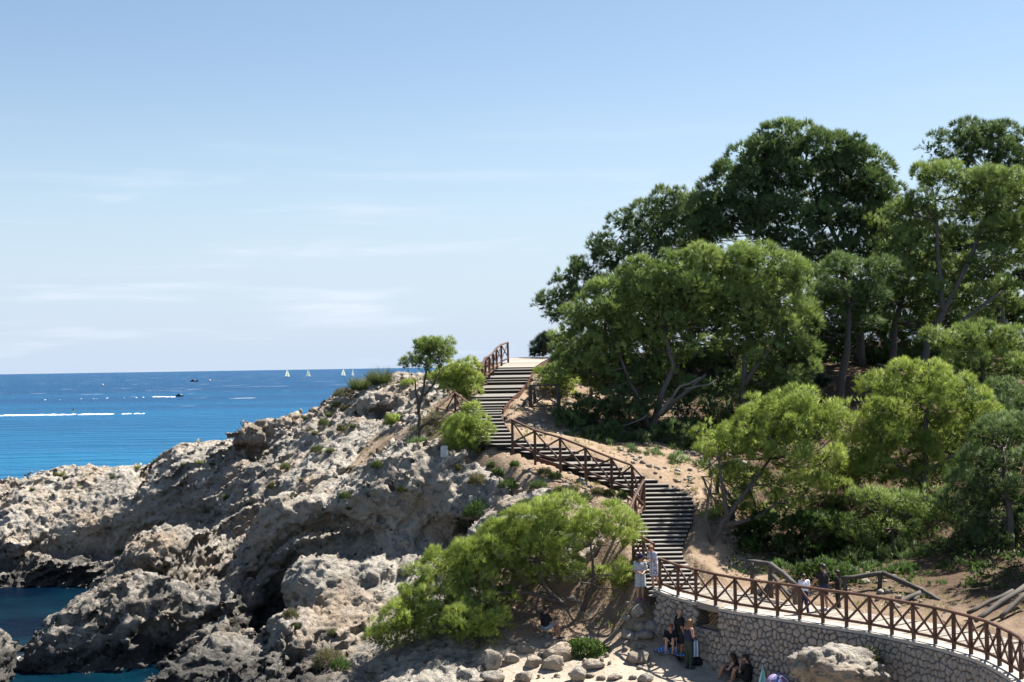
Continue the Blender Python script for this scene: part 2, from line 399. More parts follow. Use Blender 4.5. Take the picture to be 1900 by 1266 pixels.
for x, z in [(8, 12.6), (16, 12.8), (26, 13), (38, 13), (50, 13)]:
    cz(x, 92, z, 0); cz(x, 104, z, 0); cz(x, 116, z - 3, 0); cz(x, 128, -1, 0)
# walkway bench behind the wall
for i in range(0, len(WALL), 2):
    t = WALL[min(i + 1, len(WALL) - 1)] - WALL[max(i - 1, 0)]; n = np.array([-t[1], t[0]]); n = n / np.linalg.norm(n)
    if n[0] < 0: n = -n
    for s, dz in ((1.2, -.12), (2.4, -.1), (3.6, .05), (5.5, .5)):
        cz(WALL[i, 0] + n[0] * s, WALL[i, 1] + n[1] * s, PATH_Z + dz, 0)
for x, y in [(45, 30), (40, 45), (52, 60)]: cz(x, y, 6, 0)
cz(20, 30, 4.0, 0); cz(28, 36, 5, 0)

CP = np.array(CP)
GX0, GX1, GY0, GY1, GV = -46.0, 48.0, 28.0, 130.0, 0.22
gx = np.arange(GX0, GX1, GV); gy = np.arange(GY0, GY1, GV)
def rbf_solve(c, vals, sm=0.02):
    d = np.sqrt(((c[:, None] - c[None]) ** 2).sum(2)); n = len(c)
    A = np.zeros((n + 3, n + 3)); A[:n, :n] = -d + np.eye(n) * sm
    A[:n, n] = 1; A[:n, n + 1:] = c; A[n, :n] = 1; A[n + 1:, :n] = c.T
    b = np.zeros((n + 3, vals.shape[1])); b[:n] = vals
    return np.linalg.solve(A, b)
_w = rbf_solve(CP[:, :2], CP[:, 2:4])
def rbf_eval(xx, yy):
    out = np.zeros((xx.size, 2)); x = xx.ravel(); y = yy.ravel(); c = CP[:, :2].astype(np.float32)
    for s in range(0, x.size, 20000):
        q = np.stack([x[s:s + 20000], y[s:s + 20000]], 1).astype(np.float32)
        d = np.sqrt(np.maximum((q ** 2).sum(1)[:, None] + (c ** 2).sum(1)[None] - 2 * q @ c.T, 0))
        out[s:s + 20000] = -d @ _w[:-3] + _w[-3] + q @ _w[-2:]
    return out[:, 0].reshape(xx.shape), np.clip(out[:, 1].reshape(xx.shape), 0, 1)
GXX, GYY = np.meshgrid(gx, gy, indexing='ij')
H, RK = rbf_eval(GXX, GYY)
def blur(a, n=1):
    for _ in range(n):
        p = np.pad(a, 1, mode='edge')
        a = (p[:-2, 1:-1] + p[2:, 1:-1] + p[1:-1, :-2] + p[1:-1, 2:] + 2 * a) / 6
    return a
H = blur(H, 3); RK = blur(RK, 3)

def wall_sd(x, y):
    """signed distance to the wall line (positive on the walkway side) and height of its top there"""
    best = np.full(x.shape, 1e9); sg = np.ones(x.shape); zt = np.full(x.shape, PATH_Z)
    for i in range(len(WALL) - 1):
        a, b = WALL[i], WALL[i + 1]; ab = b[:2] - a[:2]; L = ab @ ab
        t = np.clip(((x - a[0]) * ab[0] + (y - a[1]) * ab[1]) / L, 0, 1)
        dx = x - a[0] - t * ab[0]; dy = y - a[1] - t * ab[1]; d = np.hypot(dx, dy)
        m = d < best; best = np.where(m, d, best)
        cr = ab[0] * (y - a[1]) - ab[1] * (x - a[0])
        sg = np.where(m, np.sign(cr), sg); zt = np.where(m, a[2] + (b[2] - a[2]) * t, zt)
    return best * sg, zt
_near = (GXX > 3.5) & (GYY < 54)
wsd, wzt = wall_sd(GXX[_near], GYY[_near])
_hn = H[_near]
# in front of the wall the beach, behind it the walkway bench
_beach = 1.52 + 0.0 * _hn + np.clip((GYY[_near] - 49.5) * 0.10, -.35, .5)
_front = np.clip((wsd + .12) / -0.1, 0, 1) * np.clip((GXX[_near] - 5.42) / 0.25, 0, 1)
_hn = _hn * (1 - _front) + np.minimum(_hn, _beach) * _front
_back = (wsd > -.12) & (wsd < 2.8) & (GXX[_near] > 5.0)
_hn = np.where(_back, np.minimum(_hn, wzt - 0.22), _hn)
H[_near] = _hn
# keep the hill under the treads of the stairs
for i in range(len(_sk) - 1):
    a, b = _sk[i], _sk[i + 1]
    if b[1] - a[1] < 1e-3: continue
    m = (GYY >= a[1]) & (GYY <= b[1]); t = (GYY - a[1]) / (b[1] - a[1])
    xl = a[0] + (b[0] - a[0]) * t; xr = a[3] + (b[3] - a[3]) * t; z = a[2] + (b[2] - a[2]) * t
    m &= (GXX > xl - .12) & (GXX < xr + .12)
    H = np.where(m, np.minimum(H, z - 0.30), H)

def hsample(x, y, A=None):
    A = H if A is None else A
    u = np.clip((np.asarray(x, float) - GX0) / GV, 0, len(gx) - 1.001); v = np.clip((np.asarray(y, float) - GY0) / GV, 0, len(gy) - 1.001)
    i = u.astype(int); j = v.astype(int); fu = u - i; fv = v - j
    return (A[i, j] * (1 - fu) * (1 - fv) + A[i + 1, j] * fu * (1 - fv) + A[i, j + 1] * (1 - fu) * fv + A[i + 1, j + 1] * fu * fv)

# ------------------------------------------------------------------ materials of the setting
def rock_material():
    m, nt, b = new_mat('limestone'); p = pos(nt)
    pr = mapped(nt, p, (1, 1, 1), (0.2, 0.5, 0.1))
    base = ramp(nt, noise(nt, pr, 0.55, 8, 0.62, 0.4), [(0.28, (0.23, 0.205, 0.175)), (0.5, (0.375, 0.34, 0.29)), (0.72, (0.47, 0.432, 0.375))])
    och = ramp(nt, noise(nt, p, 0.33, 5, 0.55), [(0.47, 0.0), (0.66, 1.0)])
    base = mix(nt, math_n(nt, 'MULTIPLY', och, 0.52), base, (0.42, 0.295, 0.185))
    spot = ramp(nt, noise(nt, pr, 3.6, 5, 0.7), [(0.54, 1.0), (0.68, 0.42)])
    base = mix(nt, 1.0, base, spot, 'MULTIPLY')
    # dark band of lichen and algae above the water, ragged, plus headland's painted shade
    sz = nt.nodes.new('ShaderNodeSeparateXYZ'); nt.links.new(p, sz.inputs[0])
    lev = math_n(nt, 'ADD', sz.outputs['Z'], math_n(nt, 'MULTIPLY', noise(nt, p, 0.6, 6, 0.65), -3.4))
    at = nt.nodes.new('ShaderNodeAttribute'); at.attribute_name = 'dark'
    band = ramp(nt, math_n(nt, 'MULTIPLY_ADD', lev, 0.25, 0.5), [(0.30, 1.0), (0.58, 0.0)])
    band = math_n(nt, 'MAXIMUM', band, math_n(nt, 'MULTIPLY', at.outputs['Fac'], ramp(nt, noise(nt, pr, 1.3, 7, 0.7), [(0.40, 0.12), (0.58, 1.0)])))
    sh_ = nt.nodes.new('ShaderNodeAttribute'); sh_.attribute_name = 'shore'
    band = math_n(nt, 'MULTIPLY', band, sh_.outputs['Fac'])
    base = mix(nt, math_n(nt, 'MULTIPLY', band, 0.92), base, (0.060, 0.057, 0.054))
    nt.links.new(base, b.inputs['Base Color']); b.inputs['Roughness'].default_value = 0.88
    b.inputs['Specular IOR Level'].default_value = 0.25
    v1 = nd(nt, 'ShaderNodeTexVoronoi', Scale=4.2, Randomness=1.0); nt.links.new(mix(nt, 0.14, pr, nt.nodes.new('ShaderNodeTexNoise').outputs['Color']), v1.inputs['Vector'])
    n2 = noise(nt, pr, 7.0, 8, 0.7); n3 = noise(nt, p, 22.0, 4, 0.6)
    h = math_n(nt, 'ADD', math_n(nt, 'MULTIPLY', v1.outputs['Distance'], -0.9), math_n(nt, 'ADD', math_n(nt, 'MULTIPLY', n2, 1.2), math_n(nt, 'MULTIPLY', n3, 0.35)))
    bump(nt, b, h, 1.0, 0.16)
    return m
def soil_material():
    m, nt, b = new_mat('dry_soil'); p = pos(nt)
    base = ramp(nt, noise(nt, p, 0.8, 8, 0.65), [(0.3, (0.17, 0.12, 0.08)), (0.55, (0.275, 0.20, 0.137)), (0.75, (0.36, 0.282, 0.208))])
    peb = nd(nt, 'ShaderNodeTexVoronoi', Scale=5.5); nt.links.new(p, peb.inputs['Vector'])
    pm = ramp(nt, peb.outputs['Distance'], [(0.12, 1.0), (0.26, 0.0)])
    pn = math_n(nt, 'MULTIPLY', pm, ramp(nt, noise(nt, p, 1.6, 3), [(0.48, 0.0), (0.6, 0.8)]))
    base = mix(nt, pn, base, (0.45, 0.42, 0.38))
    at = nt.nodes.new('ShaderNodeAttribute'); at.attribute_name = 'litter'
    lit = ramp(nt, noise(nt, p, 3.0, 7, 0.7), [(0.3, (0.034, 0.024, 0.016)), (0.7, (0.105, 0.062, 0.038))])
    base = mix(nt, at.outputs['Fac'], base, lit)
    sa = nt.nodes.new('ShaderNodeAttribute'); sa.attribute_name = 'sand'
    base = mix(nt, sa.outputs['Fac'], base, ramp(nt, noise(nt, p, 2.0, 8, 0.7), [(0.3, (0.30, 0.245, 0.19)), (0.7, (0.44, 0.375, 0.30))]))
    nt.links.new(base, b.inputs['Base Color']); b.inputs['Roughness'].default_value = 0.95
    b.inputs['Specular IOR Level'].default_value = 0.15
    h = math_n(nt, 'ADD', noise(nt, p, 5.0, 8, 0.7), math_n(nt, 'MULTIPLY', pm, 0.35))
    bump(nt, b, h, 0.9, 0.10)
    return m
M_ROCK = rock_material(); M_SOIL = soil_material()

# ------------------------------------------------------------------ ground sheet: beach, bank, hill
def smooth01(a, lo, hi):
    t = np.clip((a - lo) / (hi - lo), 0, 1); return t * t * (3 - 2 * t)
_pts = np.stack([GXX.ravel(), GYY.ravel(), np.zeros(GXX.size)], 1)
_nz = (fbm(_pts * 0.9, 3, 5, .55) * 0.16 + np.abs(fbm(_pts * 3.1, 9, 3, .6)) * 0.07).reshape(H.shape)
_onpath = np.zeros(H.shape); _t = np.zeros(_hn.shape); _t[_back] = 1; _onpath[_near] = _t
HG = H + _nz * (1 - _onpath) * (0.5 + 0.5 * np.clip(RK + .4, 0, 1)) - 0.45 * smooth01(RK, .45, .7) - 4.5 * smooth01(RK, .62, .9)
# not above the treads
for i in range(len(_sk) - 1):
    a, b = _sk[i], _sk[i + 1]
    m = (GYY >= a[1]) & (GYY <= b[1]); t = (GYY - a[1]) / max(b[1] - a[1], 1e-3)
    xl = a[0] + (b[0] - a[0]) * t; xr = a[3] + (b[3] - a[3]) * t; z = a[2] + (b[2] - a[2]) * t
    HG = np.where(m & (GXX > xl - .15) & (GXX < xr + .15), np.minimum(HG, z - .28), HG)
litter = smooth01(GXX - (GYY - 55) * -0.12, 8.6, 11) * smooth01(H, 3.4, 4.2)
litter = np.maximum(litter, smooth01(GXX, 3.2, 6) * smooth01(H, 9.0, 9.8) * .9)
_t1 = P(1010, 1130, 53.5); litter = np.maximum(litter, .55 * np.exp(-(((GXX - _t1[0]) / 2.6) ** 2 + ((GYY - _t1[1]) / 1.4) ** 2)))
litter *= 0.75 + 0.25 * smooth01(_nz, -.1, .1)
sand = smooth01(-H, -2.3, -1.5) * smooth01(GXX, -5, -2)
ii = np.arange(GXX.size).reshape(GXX.shape)
q = np.stack([ii[:-1, :-1].ravel(), ii[1:, :-1].ravel(), ii[1:, 1:].ravel(), ii[:-1, 1:].ravel()], 1)
keep = (HG.ravel()[q].max(1) > -1.2) & (GYY.ravel()[q[:, 0]] < 112) & (np.abs(GXX.ravel()[q[:, 0]] / GYY.ravel()[q[:, 0]]) < .47)
q = q[keep]
use = np.unique(q); remap = np.zeros(GXX.size, np.int32); remap[use] = np.arange(len(use))
ground = put('hillside_ground', np.stack([GXX.ravel(), GYY.ravel(), HG.ravel()], 1)[use], remap[q], M_SOIL, smooth=True,
             attrs={'litter': litter.ravel()[use], 'sand': sand.ravel()[use]})
tag(ground, 'dry earth hillside with the sandy beach at its foot', kind='structure')

# ------------------------------------------------------------------ rock headland as a solid with overhangs and a sea cave
VX = 0.136
RO = np.array([-34.0, 47.5, -1.6]); RS = (int(43.0 / VX), int(47.0 / VX), int(14.6 / VX))
rx = RO[0] + np.arange(RS[0]) * VX; ry = RO[1] + np.arange(RS[1]) * VX; rz = RO[2] + np.arange(RS[2]) * VX
RXX, RYY = np.meshgrid(rx, ry, indexing='ij')
Hr = hsample(RXX, RYY); Kr = hsample(RXX, RYY, RK)
_p2 = np.stack([RXX.ravel(), RYY.ravel(), np.zeros(RXX.size)], 1)
Kn = Kr + fbm(_p2 * 0.55, 21, 4).reshape(Kr.shape) * 0.42
Hr = Hr + 0.30 * smooth01(Kn, .45, .9) - 1.0 * smooth01(-Kn, -.5, -.28)
# clear of the stairs, the walkway and the beach
_free = np.zeros(RXX.shape)
for i in range(len(_sk) - 1):
    a, b = _sk[i], _sk[i + 1]
    m = (RYY >= a[1] - .3) & (RYY <= b[1] + .3); t = (RYY - a[1]) / max(b[1] - a[1], 1e-3)
    xl = a[0] + (b[0] - a[0]) * t; xr = a[3] + (b[3] - a[3]) * t
    _free = np.where(m, np.maximum(_free, np.clip(1 - np.maximum(xl - .5 - RXX, RXX - xr - .5) / .6, 0, 1)), _free)
_free = np.maximum(_free, smooth01(RXX, 5.1, 5.5) * smooth01(-RYY, -52.2, -51.8))
Hr = Hr - 1.8 * _free
gxr, gyr = np.gradient(Hr, VX)
slope = np.sqrt(1 + np.minimum(gxr ** 2 + gyr ** 2, 9.0))
F = ((rz[None, None, :] - Hr[:, :, None]) / slope[:, :, None]).astype(np.float32)

def sub(lo, hi):
    i0 = [max(0, int((lo[k] - RO[k]) / VX)) for k in range(3)]; i1 = [min(RS[k], int((hi[k] - RO[k]) / VX) + 2) for k in range(3)]
    sl = tuple(slice(a, b) for a, b in zip(i0, i1))
    X, Y, Z = np.meshgrid(rx[sl[0]], ry[sl[1]], rz[sl[2]], indexing='ij'); return sl, X, Y, Z
def add_chain(pts, k=0.5):
    pts = [(P(a, b, c), r) for a, b, c, r in pts]
    for (a, ra), (b, rb) in zip(pts[:-1], pts[1:]):
        lo = np.minimum(a, b) - max(ra, rb) - 1.2; hi = np.maximum(a, b) + max(ra, rb) + 1.2
        sl, X, Y, Z = sub(lo, hi); ab = b - a
        t = np.clip(((X - a[0]) * ab[0] + (Y - a[1]) * ab[1] + (Z - a[2]) * ab[2]) / (ab @ ab), 0, 1)
        d = np.sqrt((X - a[0] - t * ab[0]) ** 2 + (Y - a[1] - t * ab[1]) ** 2 + (Z - a[2] - t * ab[2]) ** 2) - (ra + (rb - ra) * t)
        F[sl] = smin(F[sl], d.astype(np.float32), k)
def ell(c, r, rot=0.0):
    c = np.array(c); m = max(r) + 1.3; sl, X, Y, Z = sub(c - m, c + m)
    x, y, z = X - c[0], Y - c[1], Z - c[2]
    if rot: x, z = x * math.cos(rot) + z * math.sin(rot), -x * math.sin(rot) + z * math.cos(rot)
    q = np.sqrt((x / r[0]) ** 2 + (y / r[1]) ** 2 + (z / r[2]) ** 2); return sl, ((q - 1) * min(r)).astype(np.float32)
def add_ell(c, r, rot=0.0, k=0.35):
    sl, d = ell(c, r, rot); F[sl] = smin(F[sl], d, k)
def cut_ell(c, r, rot=0.0, k=0.3):
    sl, d = ell(c, r, rot); F[sl] = -smin(-F[sl], d, k)

# undercut in the face of the far headland, and notch at the sea
cut_ell(P(190, 1004, 81.4), (4.0, 1.9, 1.35)); cut_ell(P(120, 1018, 81.8), (1.8, 1.3, .7)); cut_ell(P(60, 1070, 79.4), (3.4, 1.2, .75)); cut_ell(P(240, 1078, 79.6), (3.0, 1.0, .5))
cut_ell(P(20, 1035, 80.6), (1.8, 1.2, .9)); cut_ell(P(330, 960, 80.6), (1.8, 1.5, 1.1)); cut_ell(P(262, 880, 85.5), (.35, 2.6, 1.6), .15)
# rock at the left front, and its knobs
add_ell(P(218, 1158, 59.8), (3.0, 2.1, 1.85), .3); add_ell(P(150, 1185, 58.8), (2.0, 1.5, 1.2), .3); add_ell(P(110, 1215, 58.3), (1.1, 1.0, .8), .3)
add_ell(P(300, 1170, 59.9), (1.8, 1.5, 1.3), .3); add_ell(P(255, 1195, 58.4), (1.0, .9, .8)); add_ell(P(300, 1028, 66), (1.6, 2.6, 1.1), .3)
cut_ell(P(305, 1190, 57.8), (1.5, 1.5, 1.15), .5); cut_ell(P(190, 1160, 57.2), (.6, .8, .9), .4)
# arch ridge from the water up to the hump
add_chain([(262, 1165, 60, 1.15), (340, 1148, 60.4, .95), (415, 1118, 60.9, .78), (458, 1066, 61.5, .74), (487, 1006, 62.2, .86), (525, 962, 62.6, 1.05), (580, 956, 62.6, .92), (640, 950, 62.4, 1.0), (700, 925, 62.0, 1.2)])
add_chain([(335, 1222, 58.6, .45), (395, 1185, 59, .6), (440, 1150, 59.4, .75), (458, 1165, 59.4, .7)], .3)
# sea cave under it
cut_ell(P(502, 1112, 61.4), (1.35, 4.6, 2.05), -.55); cut_ell(P(480, 1170, 60.6), (.95, 3.2, 1.3)); cut_ell(P(530, 1060, 62.5), (1.1, 3.0, 1.2), -.6); cut_ell(P(565, 1025, 61.9), (1.35, 1.9, 1.15), -.6); cut_ell(P(630, 1002, 61.2), (1.6, 1.7, 1.0), -.2)
cut_ell(P(400, 1045, 68), (2.0, 4.0, 2.3), -.5); cut_ell(P(370, 1095, 66), (1.1, 2.4, 1.0), -.3); cut_ell(P(430, 975, 73), (1.2, 1.6, 1.3), -.4)
def cut_chain(pts, k=0.35):
    pts = [(P(a, b, c), r) for a, b, c, r in pts]
    for (a, ra), (b, rb) in zip(pts[:-1], pts[1:]):
        lo = np.minimum(a, b) - max(ra, rb) - 1.2; hi = np.maximum(a, b) + max(ra, rb) + 1.2
        sl, X, Y, Z = sub(lo, hi); ab = b - a
        t = np.clip(((X - a[0]) * ab[0] + (Y - a[1]) * ab[1] + (Z - a[2]) * ab[2]) / (ab @ ab), 0, 1)
        d = np.sqrt((X - a[0] - t * ab[0]) ** 2 + (Y - a[1] - t * ab[1]) ** 2 + (Z - a[2] - t * ab[2]) ** 2) - (ra + (rb - ra) * t)
        F[sl] = -smin(-F[sl], d.astype(np.float32), k)
# deep diagonal cleft between the two rock masses, hollow under the arch ridge
cut_chain([(362, 1092, 65.5, 1.1), (400, 1058, 68.0, 1.8), (436, 1010, 70.5, 1.9), (466, 962, 73.0, 1.5), (500, 920, 75, .7)])
cut_chain([(555, 1050, 60.9, .9), (600, 1022, 60.9, 1.05), (650, 1005, 60.9, 1.0), (690, 992, 60.8, .7)])
# hump with its overhanging face, sloping rock, low rock
add_ell(P(800, 905, 63.2), (3.3, 2.3, 2.0), -.18); add_ell(P(745, 940, 62.3), (1.7, 1.2, 1.35), -.2); cut_ell(P(800, 992, 59.6), (2.2, 1.5, .95), -.22)
add_ell(P(620, 1115, 58.8), (2.2, 1.8, 1.5), -.6); add_ell(P(700, 1075, 59.2), (1.4, 1.2, 1.0)); add_ell(P(410, 1222, 55.8), (1.5, 1.0, .8), -.2); add_ell(P(560, 1190, 56), (1.3, 1.6, 1.1), -.5); add_ell(P(520, 1262, 53.4), (1.0, 1.2, .7))
add_ell(P(770, 1050, 59.5), (1.0, .9, .7)); add_ell(P(-15, 1222, 57.2), (.75, 1.2, .9)); add_ell(P(-30, 1270, 55.5), (.95, 1.2, .8))
# boulders on the crest
add_ell(P(470, 812, 83), (1.15, 1.1, .8), -.1, .12); add_ell(P(515, 800, 83.6), (1.25, 1.1, .75), -.25, .12); add_ell(P(560, 783, 84.2), (.75, .7, .5), 0, .1); add_ell(P(585, 772, 84.4), (.4, .4, .32), 0, .08); cut_ell(P(480, 845, 81.8), (1.2, .9, .5), -.2)
add_ell(P(720, 742, 81), (2.2, 1.4, .7), -.1); cut_ell(P(725, 768, 79.4), (1.3, .8, .35)); add_ell(P(620, 815, 79.5), (1.5, 1.2, .5)); add_ell(P(690, 795, 78.2), (.5, .45, .45)); add_ell(P(670, 800, 78.0), (.4, .35, .35))

# coarse relief of the rock in the solid itself
band = np.abs(F) < 0.66
band &= (rz[None, None, :] > hsample(RXX, RYY, HG)[:, :, None] - .9) & (rz > -1.1)[None, None, :]
bi = np.argwhere(band); bp = bi * VX + RO
bw = bp.copy(); bw[:, 0] = bp[:, 0] * .86 + bp[:, 2] * .5; bw[:, 2] = bp[:, 2] * .86 - bp[:, 0] * .5
wq = np.stack([vnoise(bp * 0.8, 40 + k) for k in range(3)], 1) * .35
d1, d2 = worley(bw * np.array([.50, .62, .9]) + wq, 5)
e1, e2 = worley(bw * np.array([1.25, 1.4, 1.9]) + wq * 1.5, 8)
dn = fbm(bp * 0.40, 60, 3) * 0.30
dn += (d1 - .45) * 0.16 + np.exp(-((d2 - d1) / .06) ** 2) * 0.13
sdv = bw[:, 2] * 1.55 + bw[:, 0] * .12 + wq[:, 0] * 1.6 + fbm(bp * .5, 71, 3) * .9      # bedding: stepped ledges
saw = sdv - np.floor(sdv); saw = np.where(saw < .82, saw / .82, (1 - saw) / .18)
dn -= (saw - .5) * 0.36 * np.clip(.5 + vnoise(bp * .35, 73), 0, 1.2)
rough_ = np.clip(.72 + 1.1 * vnoise(bp * .2, 91), .25, 1.25)                     # some slabs smooth, some shattered
dn += rough_ * (facets(bw * np.array([.75, .9, 1.35]) + wq * .5, 31) * 0.24 + facets(bw * np.array([1.9, 2.1, 2.9]) + wq * .6, 33) * 0.13)
dn += (e1 - .42) * 0.07 + np.exp(-((e2 - e1) / .07) ** 2) * 0.05
F[band] += np.clip(dn, -.58, .6).astype(np.float32)
F[:, :, 0] = np.minimum(F[:, :, 0], 0.5)
V, Q = surface_nets(F, RO, VX)
del F
N = vnormals(V, Q)
if (N[:, 2].mean() < 0): Q = Q[:, ::-1]; N = -N
w2 = V.copy(); w2[:, 0] = V[:, 0] * .86 + V[:, 2] * .5; w2[:, 2] = V[:, 2] * .86 - V[:, 0] * .5
wv = np.stack([vnoise(V * 2.2, 50 + k) for k in range(3)], 1) * .3
a1, a2 = worley(w2 * np.array([2.1, 2.4, 3.2]) + wv, 14)
b1, b2 = worley(w2 * np.array([4.6, 4.8, 5.6]) + wv, 15)
c1_, c2_ = worley(w2 * np.array([1.5, 1.7, 2.2]) + wv * 1.3, 19)
pit = np.clip((.34 - c1_) / .22, 0, 1) * .22 + np.clip((.30 - a1) / .2, 0, 1) * .10
pit *= np.clip(.25 + 1.6 * vnoise(V * .45, 81), 0, 1)
disp = facets(w2 * np.array([3.6, 3.9, 4.8]) + wv, 35) * .075 - pit - (a1 - .42) * .07 - (b1 - .42) * .10 - np.exp(-((a2 - a1) / .09) ** 2) * .06 + vnoise(V * 9.0, 77) * .022
V = V + N * disp[:, None]
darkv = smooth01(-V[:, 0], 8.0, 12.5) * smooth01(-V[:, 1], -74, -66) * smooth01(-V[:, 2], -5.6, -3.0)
darkv = np.maximum(darkv * .85, .35 * smooth01(-V[:, 1], -85.5, -82.5) * smooth01(-V[:, 0], 12, 15) * smooth01(V[:, 0], -22, -19)).astype(np.float32)  # second term paints shade onto the far headland face
shore = smooth01(-V[:, 0], 3.0, 8.0).astype(np.float32)
qz = V[Q].mean(1); kq = (qz[:, 2] > -0.9) & (qz[:, 2] > hsample(qz[:, 0], qz[:, 1], HG) - 1.2)
Q = Q[kq]; use = np.unique(Q); remap = np.zeros(len(V), np.int32); remap[use] = np.arange(len(use))
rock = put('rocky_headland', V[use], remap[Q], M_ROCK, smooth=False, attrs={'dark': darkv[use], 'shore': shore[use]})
tag(rock, 'craggy pale limestone headland with a sea cave and overhangs', kind='structure')

# ------------------------------------------------------------------ sea
def sea_material():
    m, nt, b = new_mat('sea_water'); p = pos(nt)
    sp = nt.nodes.new('ShaderNodeSeparateXYZ'); nt.links.new(p, sp.inputs[0])
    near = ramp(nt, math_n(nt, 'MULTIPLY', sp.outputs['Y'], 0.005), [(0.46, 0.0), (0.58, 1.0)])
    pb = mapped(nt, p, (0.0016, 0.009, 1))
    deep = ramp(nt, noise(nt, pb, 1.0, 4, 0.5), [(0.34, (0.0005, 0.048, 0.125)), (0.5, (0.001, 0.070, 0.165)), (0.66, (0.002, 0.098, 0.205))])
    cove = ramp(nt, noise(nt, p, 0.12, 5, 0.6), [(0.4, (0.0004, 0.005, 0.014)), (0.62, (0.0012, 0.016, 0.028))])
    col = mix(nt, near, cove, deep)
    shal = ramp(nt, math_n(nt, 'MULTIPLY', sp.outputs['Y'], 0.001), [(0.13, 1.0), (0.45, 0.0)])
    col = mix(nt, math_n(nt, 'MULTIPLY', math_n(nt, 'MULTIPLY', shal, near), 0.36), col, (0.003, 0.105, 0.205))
    # the far band is a deeper blue
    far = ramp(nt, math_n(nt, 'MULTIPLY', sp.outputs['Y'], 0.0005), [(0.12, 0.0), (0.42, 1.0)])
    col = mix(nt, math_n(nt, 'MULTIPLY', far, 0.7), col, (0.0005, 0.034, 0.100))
    # small white caps, denser towards the horizon
    pw = mapped(nt, p, (0.02, 0.05, 1)); wc = noise(nt, pw, 1.0, 6, 0.6)
    lim = math_n(nt, 'SUBTRACT', 0.74, math_n(nt, 'MULTIPLY', far, 0.085))
    caps = math_n(nt, 'MULTIPLY', math_n(nt, 'GREATER_THAN', wc, lim), near)
    col = mix(nt, math_n(nt, 'MULTIPLY', caps, 0.75), col, (0.72, 0.76, 0.78))
    nt.links.new(col, b.inputs['Base Color'])
    b.inputs['Roughness'].default_value = 0.30; b.inputs['IOR'].default_value = 1.33
    b.inputs['Specular IOR Level'].default_value = 0.05
    w1 = noise(nt, mapped(nt, p, (0.8, 1.5, 1)), 1.1, 6, 0.62, 0.3)
    w2 = noise(nt, mapped(nt, p, (0.05, 0.16, 1)), 1.0, 5, 0.6)
    h = math_n(nt, 'ADD', math_n(nt, 'MULTIPLY', w1, 0.28), math_n(nt, 'MULTIPLY', math_n(nt, 'MULTIPLY', w2, near), 5.0))
    bump(nt, b, h, 1.0, 0.8)
    return m
M_SEA = sea_material()
sx = np.array([-30000, -3000, -400, -60, -30, -10, 20, 60, 400, 3000, 30000], float); sy = np.array([20, 40, 60, 80, 100, 130, 300, 900, 3000, 9000, 40000], float)
sxx, syy = np.meshgrid(sx, sy, indexing='ij'); si = np.arange(sxx.size).reshape(sxx.shape)
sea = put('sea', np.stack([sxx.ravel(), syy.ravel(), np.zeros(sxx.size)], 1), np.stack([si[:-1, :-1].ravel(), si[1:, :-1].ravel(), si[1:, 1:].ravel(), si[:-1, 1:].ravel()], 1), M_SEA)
tag(sea, 'blue sea reaching to the horizon', kind='structure')
# ------------------------------------------------------------------ wood and stone materials
def wood(name, dark, light, rough=0.7, grain=(30, 30, 3)):
    m, nt, b = new_mat(name); v = pos(nt)
    f = noise(nt, mapped(nt, v, (1.0, 1.0, 1.0)), 9.0, 6, 0.65)
    oi = nt.nodes.new('ShaderNodeObjectInfo')
    c = mix(nt, f, dark, light)
    hv = nd(nt, 'ShaderNodeHueSaturation'); nt.links.new(c, hv.inputs['Color'])
    nt.links.new(math_n(nt, 'MULTIPLY_ADD', oi.outputs['Random'], 0.5, 0.75), hv.inputs['Value'])
    nt.links.new(hv.outputs[0], b.inputs['Base Color']); b.inputs['Roughness'].default_value = rough
    b.inputs['Specular IOR Level'].default_value = 0.3
    bump(nt, b, noise(nt, v, 26.0, 4, 0.6), 0.35, 0.02)
    return m
M_RAIL = wood('stained_rail_wood', (0.060, 0.028, 0.018), (0.125, 0.062, 0.040), 0.6)
M_LOG = wood('weathered_log', (0.045, 0.040, 0.035), (0.11, 0.098, 0.086), 0.85)
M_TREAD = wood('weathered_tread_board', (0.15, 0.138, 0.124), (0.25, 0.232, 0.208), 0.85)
M_RISER = wood('dark_shaded_sleeper_wood', (0.008, 0.006, 0.005), (0.020, 0.015, 0.012), 0.8)  # dark sleeper wood, made blacker with the risers' shade in its colour
M_PLANK = wood('pale_plank', (0.23, 0.20, 0.165), (0.33, 0.295, 0.25), 0.85)
def conc(name, c0, c1, sc=3.0):
    m, nt, b = new_mat(name); p = pos(nt)
    nt.links.new(ramp(nt, noise(nt, p, sc, 8, 0.65), [(0.3, c0), (0.7, c1)]), b.inputs['Base Color'])
    b.inputs['Roughness'].default_value = 0.92; b.inputs['Specular IOR Level'].default_value = 0.2
    bump(nt, b, noise(nt, p, 18, 6, 0.7), 0.6, 0.03); return m
M_MORTAR = conc('wall_mortar', (0.07, 0.062, 0.055), (0.14, 0.125, 0.11), 4.0)
M_COPING = conc('concrete_coping', (0.30, 0.275, 0.24), (0.42, 0.39, 0.35), 2.0)
M_MARK = conc('whitewashed_stone', (0.42, 0.41, 0.39), (0.58, 0.57, 0.54), 6.0)
